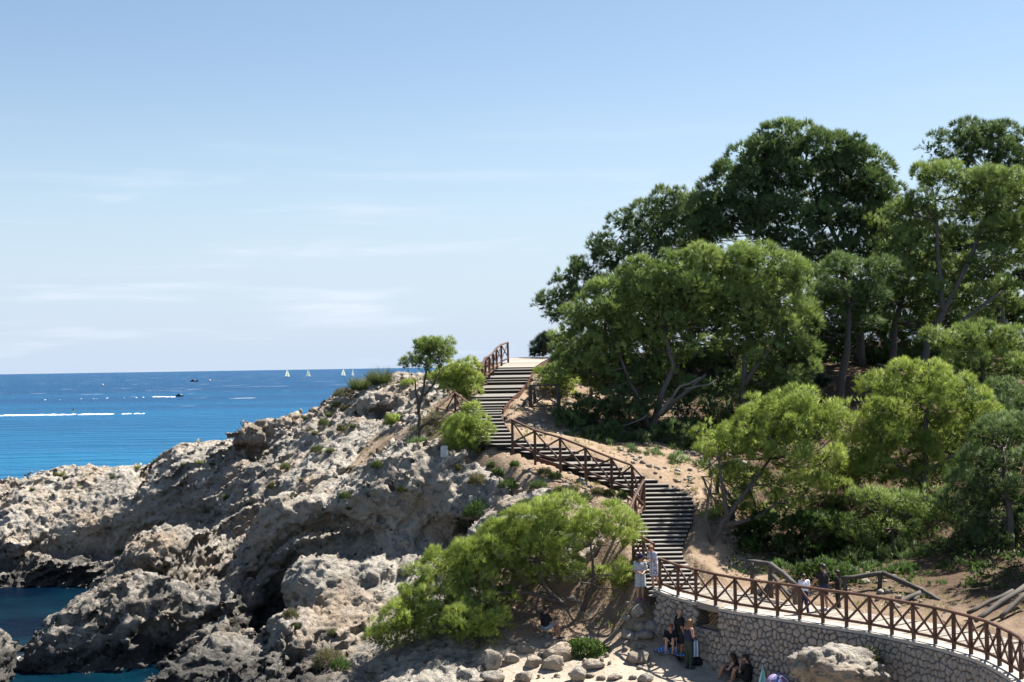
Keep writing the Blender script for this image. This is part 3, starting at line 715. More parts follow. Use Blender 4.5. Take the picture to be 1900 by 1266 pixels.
def stone_material():
    m, nt, b = new_mat('wall_stone'); p = pos(nt); g = nt.nodes.new('ShaderNodeNewGeometry')
    base = ramp(nt, g.outputs['Random Per Island'], [(0.0, (0.22, 0.20, 0.185)), (0.3, (0.31, 0.285, 0.26)), (0.5, (0.36, 0.30, 0.24)), (0.7, (0.28, 0.275, 0.27)), (0.86, (0.36, 0.275, 0.225)), (1.0, (0.42, 0.39, 0.355))])
    base = mix(nt, 1.0, base, ramp(nt, noise(nt, p, 9.0, 6, 0.65), [(0.3, 0.6), (0.65, 1.1)]), 'MULTIPLY')
    nt.links.new(base, b.inputs['Base Color']); b.inputs['Roughness'].default_value = 0.9; b.inputs['Specular IOR Level'].default_value = 0.2
    bump(nt, b, noise(nt, p, 16.0, 6, 0.65), 0.7, 0.03); return m
M_STONE = stone_material()

# ------------------------------------------------------------------ staircase
rows = [1106 - 7.9 * k for k in range(28)] + [885, 877, 869, 861, 846, 839, 832, 825, 818] + \
       [812, 805.5, 799, 792.5, 786, 779.5, 773, 767.8, 763.4, 759, 753.9, 748.9, 741.3, 736.9, 725.5, 720.5, 709.7, 705.3, 700.9, 691.4, 686.3, 682]
_kp = np.array([k[0] for k in STAIR_KEYS], float)
def stair_row(py):
    o = np.argsort(_kp)
    return np.array([np.interp(py, _kp[o], _sk[o, j]) for j in range(6)])
def jt(s): return (random.random() - .5) * 2 * s
stairs = empty('wooden_staircase', P(1255, 1106, 51.3), 0, 'long winding flight of dark timber steps climbing from the walkway to the hilltop', 'staircase')
fr = [stair_row(r) for r in rows]
for i in range(len(rows) - 1):
    a, b = fr[i], fr[i + 1]
    landing = (b[1] - a[1]) > 0.95
    rise = b[2] - a[2]; nr = min(0.7 * rise, 0.15) if landing else 0.84 * rise
    zb = b[2] - nr                                    # height of the tread at its back
    over = 0.015
    xl, xr = a[0] + jt(.02), a[3] + jt(.02); bl, br = b[0], b[3]
    if not landing: bl, br = xl + (b[0] - a[0]) * .5, xr + (b[3] - a[3]) * .5
    z0 = a[2] + jt(.006); th = 0.03
    v = [(xl, a[1] - over, z0 - th), (xr, a[4] - over, z0 - th), (br, b[4] + .03, zb - th), (bl, b[1] + .03, zb - th),
         (xl, a[1] - over, z0), (xr, a[4] - over, z0 + jt(.006)), (br, b[4] + .03, zb), (bl, b[1] + .03, zb)]
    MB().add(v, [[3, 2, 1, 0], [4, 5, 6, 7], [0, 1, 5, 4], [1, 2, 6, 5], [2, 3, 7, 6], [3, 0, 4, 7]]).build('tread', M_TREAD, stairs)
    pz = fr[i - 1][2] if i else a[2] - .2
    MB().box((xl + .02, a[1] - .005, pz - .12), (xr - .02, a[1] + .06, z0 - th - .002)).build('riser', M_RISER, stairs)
for side, j in ((0, 0), (1, 3)):                      # side boards
    for i in range(28, len(rows) - 1):
        a, b = fr[i], fr[i + 1]
        if b[1] - a[1] > .5:
            s = .05 if side else -.05
            MB().bar((a[j] + s, a[j + 1], a[2] - .13), (b[j] + s, b[j + 1], b[2] - .17), .05, .2).build('stringer', M_RAIL, stairs)

# deck of planks at the head of the stairs
deck = empty('hilltop_boardwalk', P(950, 682, 77.6), 0); tag(deck, 'pale plank deck at the head of the stairs', kind='structure')
yy = fr[-1][1] - .03
while yy < 89:
    j = np.interp(yy, _sk[:, 1], np.arange(len(_sk))); i0 = int(j); t = j - i0
    k = _sk[i0] * (1 - t) + _sk[min(i0 + 1, len(_sk) - 1)] * t
    j2 = np.interp(yy + .17, _sk[:, 1], np.arange(len(_sk))); i1 = min(int(j2), len(_sk) - 2); t2 = j2 - i1
    k2 = _sk[i1] * (1 - t2) + _sk[i1 + 1] * t2
    v = [(k[0], yy, k[2] - .06), (k[3], yy, k[2] - .06), (k[3], yy + .155, k2[2] - .06), (k[0], yy + .155, k2[2] - .06)]
    v += [(x, y, z + .06) for x, y, z in v]
    MB().add(v, [[3, 2, 1, 0], [4, 5, 6, 7], [0, 1, 5, 4], [1, 2, 6, 5], [2, 3, 7, 6], [3, 0, 4, 7]]).build('plank', M_PLANK, deck)
    yy += .17
MB().bar((_sk[-4][3] + .05, _sk[-4][4], _sk[-4][5] - .12), (_sk[-3][3] + .05, _sk[-3][4], _sk[-3][5] - .12), .05, .22).build('edge_board', M_RAIL, deck)
MB().bar((_sk[-3][3] + .05, _sk[-3][4], _sk[-3][5] - .12), (_sk[-2][3] + .05, _sk[-2][4], _sk[-2][5] - .12), .05, .22).build('edge_board', M_RAIL, deck)

# ------------------------------------------------------------------ timber fences with crossed braces
def fence(name, posts, label, h=1.08, mat=None, pw=0.10, sink=.3, group='fences along the walkway and stairs'):
    mat = mat or M_RAIL
    root = empty(name, posts[0], 0, label, 'fence', group)
    posts = [np.array(p, float) for p in posts]
    up = np.array([0, 0, 1.0])
    for p in posts:
        l = np.array([jt(.02), jt(.02), 0])
        MB().bar(p - up * sink, p + up * (h - .03) + l, pw, pw, (1, .3, 0), .014).build('post', mat, root)
    for a, b in zip(posts[:-1], posts[1:]):
        d = (b - a) / np.linalg.norm(b - a); s = np.cross(d, up); s /= np.linalg.norm(s)
        MB().bar(a + up * (h + .012) - d * .03, b + up * (h + .012) + d * .03, .115, .085, up, .025).build('top_rail', mat, root)
        MB().bar(a + up * .2 + s * .0, b + up * .2, .06, .085, up, .012).build('bottom_rail', mat, root)
        e = d * .04
        MB().bar(a + e + up * (h - .06) + s * .022, b - e + up * .24 + s * .022, .042, .075, up, .01).build('brace', mat, root)
        MB().bar(a + e + up * .24 - s * .022, b - e + up * (h - .06) - s * .022, .042, .075, up, .01).build('brace', mat, root)
    return root
fence('walkway_fence', WALL[1:23], 'long brown timber fence with crossed braces on top of the stone wall', 1.06)
fence('stair_fence', [P(951, 830, 61), P(993, 850, 60.3), P(1040, 864, 59.6), P(1087, 883, 58.9), P(1135, 903, 58.2), P(1173, 917, 57.8), P(1192, 938, 57.3)],
      'brown timber fence with crossed braces slanting along the middle flight of the stairs', 1.16)
fence('stair_fence', [P(1195, 946, 57.0), P(1180, 974, 56.0), P(1166, 1008, 54.9)], 'short brown timber fence dropping steeply beside the lower flight, half behind the near pine', 1.16)
fence('stair_fence', [P(1176, 1040, 54.0), P(1194, 1052, 53.4), P(1213, 1064, 52.8)], 'short stretch of timber fence behind the two women in patterned dresses', 1.08)
fence('hilltop_fence', [P(887, 715, 72.3), P(894, 719, 73.0), P(901, 704, 74.2), P(908, 700, 75.2), P(915, 694, 76.2), P(922, 684, 77.4), P(930.5, 677, 78.8), P(943, 672, 80.6)],
      'brown timber fence against the sky beside the top steps', 1.1)
fence('stair_fence', [P(812, 800, 67.4), P(845, 772, 68.2), P(870, 792, 66.2)], 'dark timber fence corner between the two round pine bushes left of the stairs', 1.1)
fence('grey_fence', [P(984.5, 762, 69.6), P(1037, 760, 69.0)], 'single grey weathered fence panel right of the upper stairs', 1.2, M_LOG, .16, group=None)
fence('grey_fence', [P(1318, 898, 60.6), P(1332, 930, 59.2), P(1361, 978, 57.3)], 'grey weathered post fence on the bank behind the forked pine trunk', 1.0, M_LOG, .12, group=None)

def logs(name, segs, label, seed=0):
    root = empty(name, np.array(segs[0][1]), 0, label, 'log fence')
    for k, (part, a, b, r) in enumerate(segs):
        a, b = np.array(a), np.array(b); m = (a + b) / 2 + np.array([jt(.02), jt(.02), jt(.03)])
        q1 = a * .75 + b * .25 + np.array([jt(.02), 0, jt(.02)])
        MB().tube([a, q1, m, b * .8 + a * .2, b], [r, r * .96, r * 1.03, r * .93, r * .88], 8, .1, seed + k).build(part, M_LOG, root, True)
    return root
logs('log_fence', [('rail', P(1388, 1043, 51.5), P(1432, 1047, 51.0), .10), ('post', P(1396, 1102, 51.3), P(1396, 1044, 51.3), .075), ('post', P(1431, 1112, 50.8), P(1430, 1044, 50.8), .10),
                   ('rail', P(1430, 1047, 50.8), P(1478, 1087, 49.3), .10), ('brace', P(1434, 1068, 50.7), P(1466, 1108, 49.6), .075), ('brace', P(1408, 1108, 51.0), P(1429, 1080, 50.7), .06),
                   ('post', P(1476, 1122, 49.3), P(1476, 1085, 49.3), .09)], 'grey round log railing at the bend of the walkway, left of the boy in white', 1)
logs('log_fence', [('rail', P(1562, 1074, 50.2), P(1640, 1063, 50.0), .085), ('post', P(1631, 1112, 50.0), P(1634, 1062, 50.0), .085), ('rail', P(1638, 1063, 50.0), P(1716, 1098, 48.5), .09),
                   ('rail', P(1714, 1097, 48.5), P(1744, 1115, 47.9), .07), ('brace', P(1712, 1098, 48.6), P(1660, 1124, 48.0), .085), ('brace', P(1706, 1104, 48.5), P(1696, 1114, 48.2), .06), ('post', P(1570, 1112, 50.2), P(1568, 1072, 50.2), .08)],
     'grey log railing with a drooping rail in the shade behind the walkway', 9)
logs('fallen_log', [('log', P(1905, 1086, 46.0), P(1810, 1152, 44.6), .09), ('log', P(1908, 1098, 45.6), P(1856, 1146, 44.9), .08), ('log', P(1880, 1096, 46.4), P(1796, 1138, 45.4), .07)], 'leaning grey logs at the right edge behind the walkway fence', 17)
logs('leaning_post', [('post', P(1034, 684, 79.5), P(1024, 650, 79.5), .11), ('rail', P(1026, 652, 79.5), P(1044, 690, 76.5), .07)], 'pale leaning post at the right edge of the hilltop deck', 21)
logs('leaning_log', [('log', P(986, 722, 70.3), P(1000, 706, 72.5), .10), ('brace', P(992, 758, 70.6), P(993, 712, 71.0), .09)], 'pale round rail end behind the grey fence panel', 25)
logs('broken_rail', [('log', P(958, 768, 68.6), P(970, 752, 69.2), .05), ('log', P(970, 752, 69.2), P(983, 741, 69.6), .06)], 'broken dark rail lying against the grey fence panel', 31)

# ------------------------------------------------------------------ stone retaining wall
seg = np.linalg.norm(np.diff(WALL[:, :2], axis=0), axis=1); ARC = np.concatenate([[0], np.cumsum(seg)])
def wall_at(s):
    i = min(max(int(np.searchsorted(ARC, s) - 1), 0), len(WALL) - 2); t = (s - ARC[i]) / (ARC[i + 1] - ARC[i])
    p = WALL[i] + (WALL[i + 1] - WALL[i]) * t
    j0, j1 = max(i - 1, 0), min(i + 2, len(WALL) - 1)
    d = WALL[j1] - WALL[j0]; d = d / np.linalg.norm(d[:2]); n = np.array([d[1], -d[0], 0.0])
    if n[0] + n[1] > 0: n = -n                         # points to the beach
    return p, d * np.array([1, 1, 0]), n
S_END = ARC[21]; OUT = 0.22                            # face of the wall in front of the fence line
def s_of_px(px): return float(np.interp(px, [w[0] for w in WALL_PX], ARC))
N0, N1, NH = s_of_px(1301), s_of_px(1343), 0.72        # notch of the drain: from, to, depth
wall = empty('stone_retaining_wall', WALL[0], 0, 'curved rubble stone retaining wall holding up the walkway above the beach', 'wall')
def wall_top(s):
    z = wall_at(s)[0][2] - 0.10
    return z
def body(s0, s1, drop=0.0, name='mortar_core'):
    n = max(2, int((s1 - s0) / .4)); mb = MB(); prof = []
    for k in range(n + 1):
        s = s0 + (s1 - s0) * k / n; p, d, nn = wall_at(s); z = wall_top(s) - drop
        f = p + nn * OUT; bk = p - nn * .35
        prof.append([(f[0] + nn[0] * .12, f[1] + nn[1] * .12, .2), (f[0], f[1], z), (bk[0], bk[1], z), (bk[0], bk[1], .2)])
    v = [q for r in prof for q in r]; fc = []
    for k in range(n):
        for j in range(4): fc.append([k * 4 + j, k * 4 + (j + 1) % 4, (k + 1) * 4 + (j + 1) % 4, (k + 1) * 4 + j])
    fc.append([3, 2, 1, 0]); fc.append([n * 4 + j for j in range(4)])
    return mb.add(v, fc).build(name, M_MORTAR, wall)
body(0.0, N0); body(N0, N1, NH); body(N1, S_END)
# end face that turns back to the rock
def strip(s0, s1, z0, z1, o0, o1, name, mat, parent, step=.45):
    n = max(1, int((s1 - s0) / step)); v, fc = [], []
    for k in range(n + 1):
        s = s0 + (s1 - s0) * k / n; p, d, nn = wall_at(s); z = p[2]
        a = p + nn * o0; b = p + nn * o1
        v += [(a[0], a[1], z + z0), (a[0], a[1], z + z1), (b[0], b[1], z + z1), (b[0], b[1], z + z0)]
    for k in range(n):
        for j in range(4): fc.append([k * 4 + j, (k + 1) * 4 + j, (k + 1) * 4 + (j + 1) % 4, k * 4 + (j + 1) % 4])
    fc.append([0, 1, 2, 3]); fc.append([n * 4 + 3 - j for j in range(4)])
    return MB().add(v, fc).build(name, mat, parent)
s = 0.0; k = 0
while s < S_END - .1:                                   # coping in cast lengths
    e = min(s + 1.6, S_END)
    if s < N0 < e: e = N0
    if N0 - 1e-6 <= s < N1: e = N1
    if not (N0 - 1e-6 <= s < N1): strip(s + .004, e - .004, -.098, 0.0 + jt(.004), OUT + .05, -.30, 'coping', M_COPING, wall)
    s = e
strip(N0 + .0, N1 - .0, -.20, -.012, OUT - .03, -.34, 'lintel_beam', M_PLANK, wall)
# rubble stones: cells of an irregular division of the face
def cells(w, h, dx, dy, seed):
    rg = np.random.default_rng(seed); pts = []
    ny = int(h / dy) + 1
    for j in range(-1, ny + 1):
        for i in range(-1, int(w / dx) + 2):
            if rg.random() < .20: continue
            pts.append(((i + .5 * (j % 2) + (rg.random() - .5) * .78) * dx, (j + .5 + (rg.random() - .5) * .62) * dy))
    pts = np.array(pts); out = []
    for c in pts:
        if not (0 < c[0] < w and 0 < c[1] < h): continue
        poly = [np.array([c[0] - .5, c[1] - .5]), np.array([c[0] + .5, c[1] - .5]), np.array([c[0] + .5, c[1] + .5]), np.array([c[0] - .5, c[1] + .5])]
        dd = np.hypot(pts[:, 0] - c[0], pts[:, 1] - c[1])
        for q in pts[(dd > 1e-6) & (dd < .95)]:
            m = (c + q) / 2; nrm = q - c; res = []
            for a, b in zip(poly, poly[1:] + poly[:1]):
                da, db = (a - m) @ nrm, (b - m) @ nrm
                if da <= 0: res.append(a)
                if (da < 0) != (db < 0) and abs(da - db) > 1e-12: res.append(a + (b - a) * (da / (da - db)))
            poly = res
            if len(poly) < 3: break
        if len(poly) >= 3: out.append(np.array(poly))
    return out
cand = []
for poly in cells(S_END, 3.3, .188, .215, 5):
    c = poly.mean(0); poly = poly.copy()
    zt = wall_top(c[0]) - .012
    if N0 - .05 < c[0] < N1 + .05: zt -= NH
    poly[:, 1] = np.minimum(.55 + poly[:, 1], zt)       # clipped under the coping
    c = poly.mean(0)
    a = .5 * abs(np.dot(poly[:, 0], np.roll(poly[:, 1], 1)) - np.dot(poly[:, 1], np.roll(poly[:, 0], 1)))
    if a < .012 or c[1] < .7: continue
    poly = c + (poly - c) * (1 - .020 / math.sqrt(a))
    cut = []                                            # knock the corners off
    for k in range(len(poly)):
        p, qn = poly[k], poly[(k + 1) % len(poly)]; cut += [p * .76 + qn * .24, p * .24 + qn * .76]
    cand.append((c, np.array(cut), a))
def stone_mesh(c, pl, rg):
    p, d, nn = wall_at(c[0]); bulge = .035 + .035 * rg.random(); tilt = (rg.random(2) - .5) * .25
    v, n = [], len(pl)
    for sc, dep in ((1.0, -.06), (.97, bulge * .45), (.70, bulge)):
        for x, z in c + (pl - c) * sc:
            q, d2, n2 = wall_at(x); off = OUT + .12 * np.clip((q[2] - .1 - z) / 3.2, 0, 1) + dep + (tilt[0] * (x - c[0]) + tilt[1] * (z - c[1])) * (sc < 1)
            v.append((q[0] + n2[0] * off, q[1] + n2[1] * off, z))
    f = []
    for r in range(2):
        for k in range(n): f.append([r * n + k, r * n + (k + 1) % n, (r + 1) * n + (k + 1) % n, (r + 1) * n + k])
    f.append([2 * n + k for k in range(n)])
    return v, f
rg = np.random.default_rng(3)
def screen_size(c, a):
    p = wall_at(c[0])[0]; d = p[1]
    px = p[0] / d * FPX + 950; py = hor(px) + (CAM_H - c[1]) / d * FPX
    vis = 1200 < px < 1905 and 1080 < py < 1275 and not (px > 1440 + max(0, 1262 - py) * 2.1 and px < 1640 and py > 1212)
    return a / d ** 2 * (1 if vis else 1e-4)
cand.sort(key=lambda t: -screen_size(t[0], t[2]))
rest = MB()
for k, (c, pl, a) in enumerate(cand):
    v, f = stone_mesh(c, pl, rg)
    if k < 300: MB().add(v, f).build('stone', M_STONE, wall, False)
    else: rest.add(v, f)
tag(rest.build('small_stones', M_STONE, wall), kind='stuff')

# ------------------------------------------------------------------ plank walkway on top of the wall
path = empty('plank_walkway', WALL[4] + np.array([1, 0, 0]), 0); tag(path, 'pale plank walkway curving along the top of the wall', kind='structure')
s = 0.6; k = 0
while s < S_END - .2:
    p, d, nn = wall_at(s); w = 2.55
    a = p - nn * .31; b = p - nn * (w + jt(.03)); z = np.array([0, 0, -.035 + jt(.004)])
    MB().bar(a + z, b + z, .150, .045, (0, 0, 1), .006).build('plank', M_PLANK, path)
    s += .165
# ------------------------------------------------------------------ foliage
def leaf_material(name, c_dark, c_light, trans=0.24, rough=0.55):
    m = bpy.data.materials.new(name); m.use_nodes = True; nt = m.node_tree
    b = nt.nodes['Principled BSDF']; out = nt.nodes['Material Output']
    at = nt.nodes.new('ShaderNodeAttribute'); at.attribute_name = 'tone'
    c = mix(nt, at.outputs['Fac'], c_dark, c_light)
    nt.links.new(c, b.inputs['Base Color']); b.inputs['Roughness'].default_value = rough; b.inputs['Specular IOR Level'].default_value = 0.2
    an = nt.nodes.new('ShaderNodeAttribute'); an.attribute_name = 'nrm'      # needles of one tuft share the tuft's facing
    gm = nt.nodes.new('ShaderNodeNewGeometry')
    vm = nt.nodes.new('ShaderNodeVectorMath'); vm.operation = 'MULTIPLY_ADD'; vm.inputs[1].default_value = (0.3, 0.3, 0.3)
    nt.links.new(gm.outputs['Normal'], vm.inputs[0]); nt.links.new(an.outputs['Vector'], vm.inputs[2])
    vn = nt.nodes.new('ShaderNodeVectorMath'); vn.operation = 'NORMALIZE'; nt.links.new(vm.outputs[0], vn.inputs[0])
    nt.links.new(vn.outputs[0], b.inputs['Normal'])
    tr = nt.nodes.new('ShaderNodeBsdfTranslucent')
    nt.links.new(mix(nt, 1.0, c, (1.15, 1.2, 0.75), 'MULTIPLY'), tr.inputs['Color'])
    mx = nt.nodes.new('ShaderNodeMixShader'); mx.inputs[0].default_value = trans
    nt.links.new(b.outputs[0], mx.inputs[1]); nt.links.new(tr.outputs[0], mx.inputs[2]); nt.links.new(mx.outputs[0], out.inputs[0])
    return m
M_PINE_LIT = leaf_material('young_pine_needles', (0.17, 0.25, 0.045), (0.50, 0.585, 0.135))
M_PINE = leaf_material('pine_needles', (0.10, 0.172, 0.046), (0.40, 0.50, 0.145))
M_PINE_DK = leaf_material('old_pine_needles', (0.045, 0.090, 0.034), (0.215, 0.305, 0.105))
M_BLUE = leaf_material('tamarisk_needles', (0.035, 0.062, 0.045), (0.075, 0.115, 0.080))
M_SHRUB = leaf_material('shrub_leaves', (0.075, 0.105, 0.035), (0.185, 0.225, 0.080))
M_OLIVE = leaf_material('dry_scrub', (0.085, 0.085, 0.045), (0.20, 0.185, 0.095), 0.3)
M_GRASS = leaf_material('grass_blades', (0.14, 0.16, 0.045), (0.33, 0.33, 0.13), 0.4)
M_IVY = leaf_material('ivy_leaves', (0.035, 0.072, 0.020), (0.10, 0.165, 0.045), 0.4)
M_FLOWER = simple('yellow_petals', (0.62, 0.55, 0.10), 0.6)
M_BARK = wood('pine_bark', (0.055, 0.046, 0.040), (0.15, 0.128, 0.112), 0.9)
M_BARK_G = wood('grey_dead_wood', (0.09, 0.082, 0.075), (0.20, 0.185, 0.17), 0.9)

def unit(v): return v / (np.linalg.norm(v, axis=1, keepdims=True) + 1e-9)
def rand_dirs(n, rg):
    v = rg.normal(size=(n, 3)); return unit(v)
class Blades:
    def __init__(s): s.v = []; s.t = []; s.n = []
    def add(s, base, dirs, length, width, tone, rg, nrm=None):
        n = len(base); s.n.append(np.repeat(dirs if nrm is None else nrm, 3, 0))
        side = unit(np.cross(dirs, rand_dirs(n, rg))) * (width * .5)[:, None]
        v = np.empty((n, 3, 3), np.float32)
        v[:, 0] = base - side; v[:, 1] = base + side; v[:, 2] = base + dirs * length[:, None]
        s.v.append(v.reshape(-1, 3)); s.t.append(np.repeat(tone, 3))
    def leaves(s, base, dirs, length, width, tone, rg):
        n = len(base); side = unit(np.cross(dirs, rand_dirs(n, rg))) * (width * .5)[:, None]; s.n.append(np.repeat(dirs, 6, 0))
        mid = base + dirs * (length * .5)[:, None]; tip = base + dirs * length[:, None]
        v = np.empty((n, 6, 3), np.float32)
        v[:, 0] = base; v[:, 1] = mid + side; v[:, 2] = tip; v[:, 3] = base; v[:, 4] = tip; v[:, 5] = mid - side
        s.v.append(v.reshape(-1, 3)); s.t.append(np.repeat(tone, 6))
    def build(s, name, mat, parent):
        v = np.concatenate(s.v); t = np.concatenate(s.t)
        o = put(name, v, np.arange(len(v)).reshape(-1, 3), mat, None, False, {'tone': t})
        a = o.data.attributes.new('nrm', 'FLOAT_VECTOR', 'POINT'); a.data.foreach_set('vector', np.concatenate(s.n).astype(np.float32).ravel())
        if parent is not None: o.parent = parent; o.matrix_parent_inverse = parent.matrix_basis.inverted()
        return o

TRI = [0]
def pine_lobes(bl, cs, rs, rg, dens0=11.0, L=0.20, W=0.026, up=.35, fill=.5, flat=.8, blades=9):
    """needle tufts over clustered lobes; cs centres, rs radii"""
    B, D, LN, WD, T, NR = [], [], [], [], [], []
    for li, (c, r) in enumerate(zip(cs, rs)):
        dens = dens0 if li % 2 == 0 else dens0 * .22
        ns = max(5, int(6.5 + r * 3.2)); ld = rand_dirs(ns, rg); ld[:, 2] = np.abs(ld[:, 2]) * .9 - .28 + rg.random(ns) * .2
        ld = unit(ld)
        sr = r * (.27 + .30 * rg.random(ns)); sc = c + ld * np.array([1, 1, flat]) * (r - sr * .42)[:, None]
        ltone = .35 + .3 * rg.random()
        for k in range(ns):
            nt_ = max(6, int(dens * 2.65 * 4 * math.pi * sr[k] ** 2 * .62))
            d = rand_dirs(nt_, rg); d = unit(d * 1.05 + ld[k] * .55 + np.array([0, 0, up + .22]))
            p = sc[k] + d * sr[k] * (.80 + .24 * rg.random((nt_, 1)))
            tone = np.clip(ltone + (rg.random() - .5) * .35 + (rg.random(nt_) - .5) * .4, 0, 1)
            pb = np.repeat(p, blades, 0); db = np.repeat(d, blades, 0)
            NR.append(unit(db * .9 + ld[k] * .3 + rand_dirs(len(db), rg) * .22))
            db = unit(db + rand_dirs(len(db), rg) * .52 + np.array([0, 0, .22]))
            B.append(pb + rand_dirs(len(pb), rg) * .055); D.append(db); LN.append(L * .95 * (.6 + .7 * rg.random(len(pb)))); WD.append(W * .76 * (.7 + .6 * rg.random(len(pb))))
            T.append(np.clip(np.repeat(tone, blades) + (rg.random(len(pb)) - .5) * .2, 0, 1))
        nf = int(fill * (85 if li % 2 == 0 else 50) * r ** 2.2) + 10                 # wide darker inner needles, added to block light and paint inner shade
        d = rand_dirs(nf, rg); p = c + d * np.array([1, 1, flat]) * r * (.12 + .48 * rg.random((nf, 1)) ** .7)
        pb = np.repeat(p, 5, 0); db = unit(np.repeat(d, 5, 0) + rand_dirs(nf * 5, rg))
        NR.append(db); B.append(pb); D.append(db); LN.append(L * 1.25 * (.6 + .6 * rg.random(len(pb)))); WD.append(W * 2.6 * np.ones(len(pb))); T.append(rg.random(len(pb)) * .6)
    B, D, LN, WD, T, NR = map(np.concatenate, (B, D, LN, WD, T, NR)); TRI[0] += len(B)
    bl.add(B, D, LN, WD, T, rg, NR)

def branch(mb, a, b, r0, r1, rg, sag=.15, n=5, seed=0):
    a, b = np.array(a, float), np.array(b, float); L = np.linalg.norm(b - a); pts, rad = [], []
    off = rg.normal(size=3) * .07 * L
    for k in range(n):
        t = k / (n - 1); p = a + (b - a) * t + off * math.sin(t * math.pi) + np.array([0, 0, -sag * L * math.sin(t * math.pi) * .5]) + (rg.normal(size=3) * .022 * L if 0 < k < n - 1 else 0)
        pts.append(p); rad.append(r0 + (r1 - r0) * t)
    mb.tube(pts, rad, 5, .12, seed); return pts

def tree(name, label, cat, trunks, lobes, d, mat, seed, back=1, dd=2.6, dens=11, L=.2, W=.026, lobe_d=None, group=None, up=.35, fill=.5, twigs=2, blades=12, tr=.16, bark=None, flat=.8, shrink=1.0, limb_r=1.0):
    """trunks: lists of (px, py, distance); lobes: (px, py, radius in px[, distance])"""
    rg = np.random.default_rng(seed); base = P(*trunks[0][0])
    base[2] = min(base[2], float(hsample(base[0], base[1])) + .2)
    root = empty(name, base, 0, label, cat, group)
    cs, rs = [], []
    for lb in lobes:
        px, py, r = lb[:3]; dl = (lb[3] if len(lb) > 3 else d) + (rg.random() - .5) * 1.1
        rm = r * dl / FPX * shrink
        cs.append(P(px, py, dl)); rs.append(rm)
        for b_ in range(back):                             # the crown goes on behind what faces the path
            o = rg.normal(size=3) * np.array([.55, .3, .25]) * rm; o[1] = (b_ + .75) * dd * (.7 + .5 * rg.random()) * (1 if (b_ % 2 == 0) else -.5)
            c2 = cs[-1] + o; c2[2] -= .35 * rm * rg.random()
            cs.append(c2); rs.append(rm * (.8 + .25 * rg.random()))
    cs = np.array(cs); rs = np.array(rs)
    tops = []
    wood_mb = MB(); limb_mb = MB()
    for ti, t in enumerate(trunks):
        pts = [P(*q) for q in t]
        if ti == 0: pts[0] = pts[0] - np.array([0, 0, .35])
        fine = []
        for a, b in zip(pts[:-1], pts[1:]):
            for k in range(3): fine.append(a + (b - a) * k / 3 + rg.normal(size=3) * .03 * (k > 0))
        fine.append(pts[-1]); m = len(fine); r0 = tr * (1.0 if ti == 0 else .72)
        wood_mb.tube(fine, [r0 * (1.25 if k == 0 and ti == 0 else 1) * (1 - .62 * k / (m - 1)) for k in range(m)], 8, .1, seed + ti)
        tops += [(p, r0 * (1 - .62 * k / (m - 1))) for k, p in enumerate(fine) if k > m * .35]
    tp = np.array([p for p, _ in tops])
    for c, r in zip(cs, rs):
        j = np.argmin(((tp - c) ** 2).sum(1) + np.maximum(tp[:, 2] - c[2] + .3, 0) ** 2 * 3); r0 = max(min(tops[j][1] * .6, .02 + .03 * r), .015) * limb_r
        pts = branch(limb_mb, tp[j], c - np.array([0, 0, r * .25]), r0, r0 * .35, rg, .12, 5, seed)
        for k in range(twigs):
            dv = rand_dirs(1, rg)[0]; dv[2] = abs(dv[2]) * .6
            branch(limb_mb, pts[2 + k % 3], c + dv * r * .85, r0 * .42, .006, rg, .1, 4, seed + k)
    tk = wood_mb.build('trunk', bark or M_BARK, root, True)
    lm = limb_mb.build('branchwork', bark or M_BARK, None, True); lm.parent = tk
    bl = Blades(); pine_lobes(bl, cs, rs, rg, dens, L, W, up, fill, flat, blades); bl.build('crown', mat, root)
    return root

PINES = 'pines on the slope'
# near spreading pine above the sitting man
tree('spreading_pine', 'low spreading bright green pine on the bank above the sitting man', 'pine tree',
     [[(1078, 1142, 53.6), (1040, 1118, 53.6), (1012, 1090, 53.5), (1000, 1040, 53.5)], [(1078, 1140, 53.6), (1096, 1100, 53.6), (1100, 1050, 53.4), (1096, 1010, 53.4)], [(1040, 1118, 53.6), (980, 1100, 53.3), (920, 1100, 52.4), (870, 1130, 52.0)]],
     [(1128, 978, 46), (1092, 985, 40), (1040, 955, 42), (1000, 965, 44), (965, 985, 42), (1020, 1005, 52), (1060, 1020, 44), (975, 1030, 50), (930, 1010, 44), (900, 1035, 42), (860, 1030, 40), (825, 1045, 34), (790, 1065, 26), (885, 1070, 46), (845, 1085, 44),
      (930, 1065, 40), (1000, 1065, 38), (1060, 1065, 30), (1150, 1066, 22), (1110, 1072, 20), (1160, 1085, 18), (880, 1125, 44, 52.4), (835, 1130, 42, 52.4), (905, 1155, 36, 51.8), (855, 1168, 42, 51.8), (810, 1160, 38, 52.0), (790, 1110, 34, 52.6), (925, 1120, 34, 52.4), (890, 1185, 30, 51.4), (780, 1165, 30, 52), (760, 1110, 24, 53), (1150, 1000, 26)],
     53.4, M_PINE_LIT, 11, 1, 1.5, 19, .17, .020, tr=.13, up=.45)
tree('pine_bush', 'bright green pine bush on the rock below the near pine', 'pine bush', [[(735, 1212, 51.9), (738, 1170, 51.9)]],
     [(712, 1170, 30), (745, 1150, 34), (770, 1140, 26), (730, 1190, 30), (700, 1185, 20), (760, 1180, 28)], 51.9, M_PINE_LIT, 12, 1, 1.0, 15, .17, .020, tr=.05, up=.45)
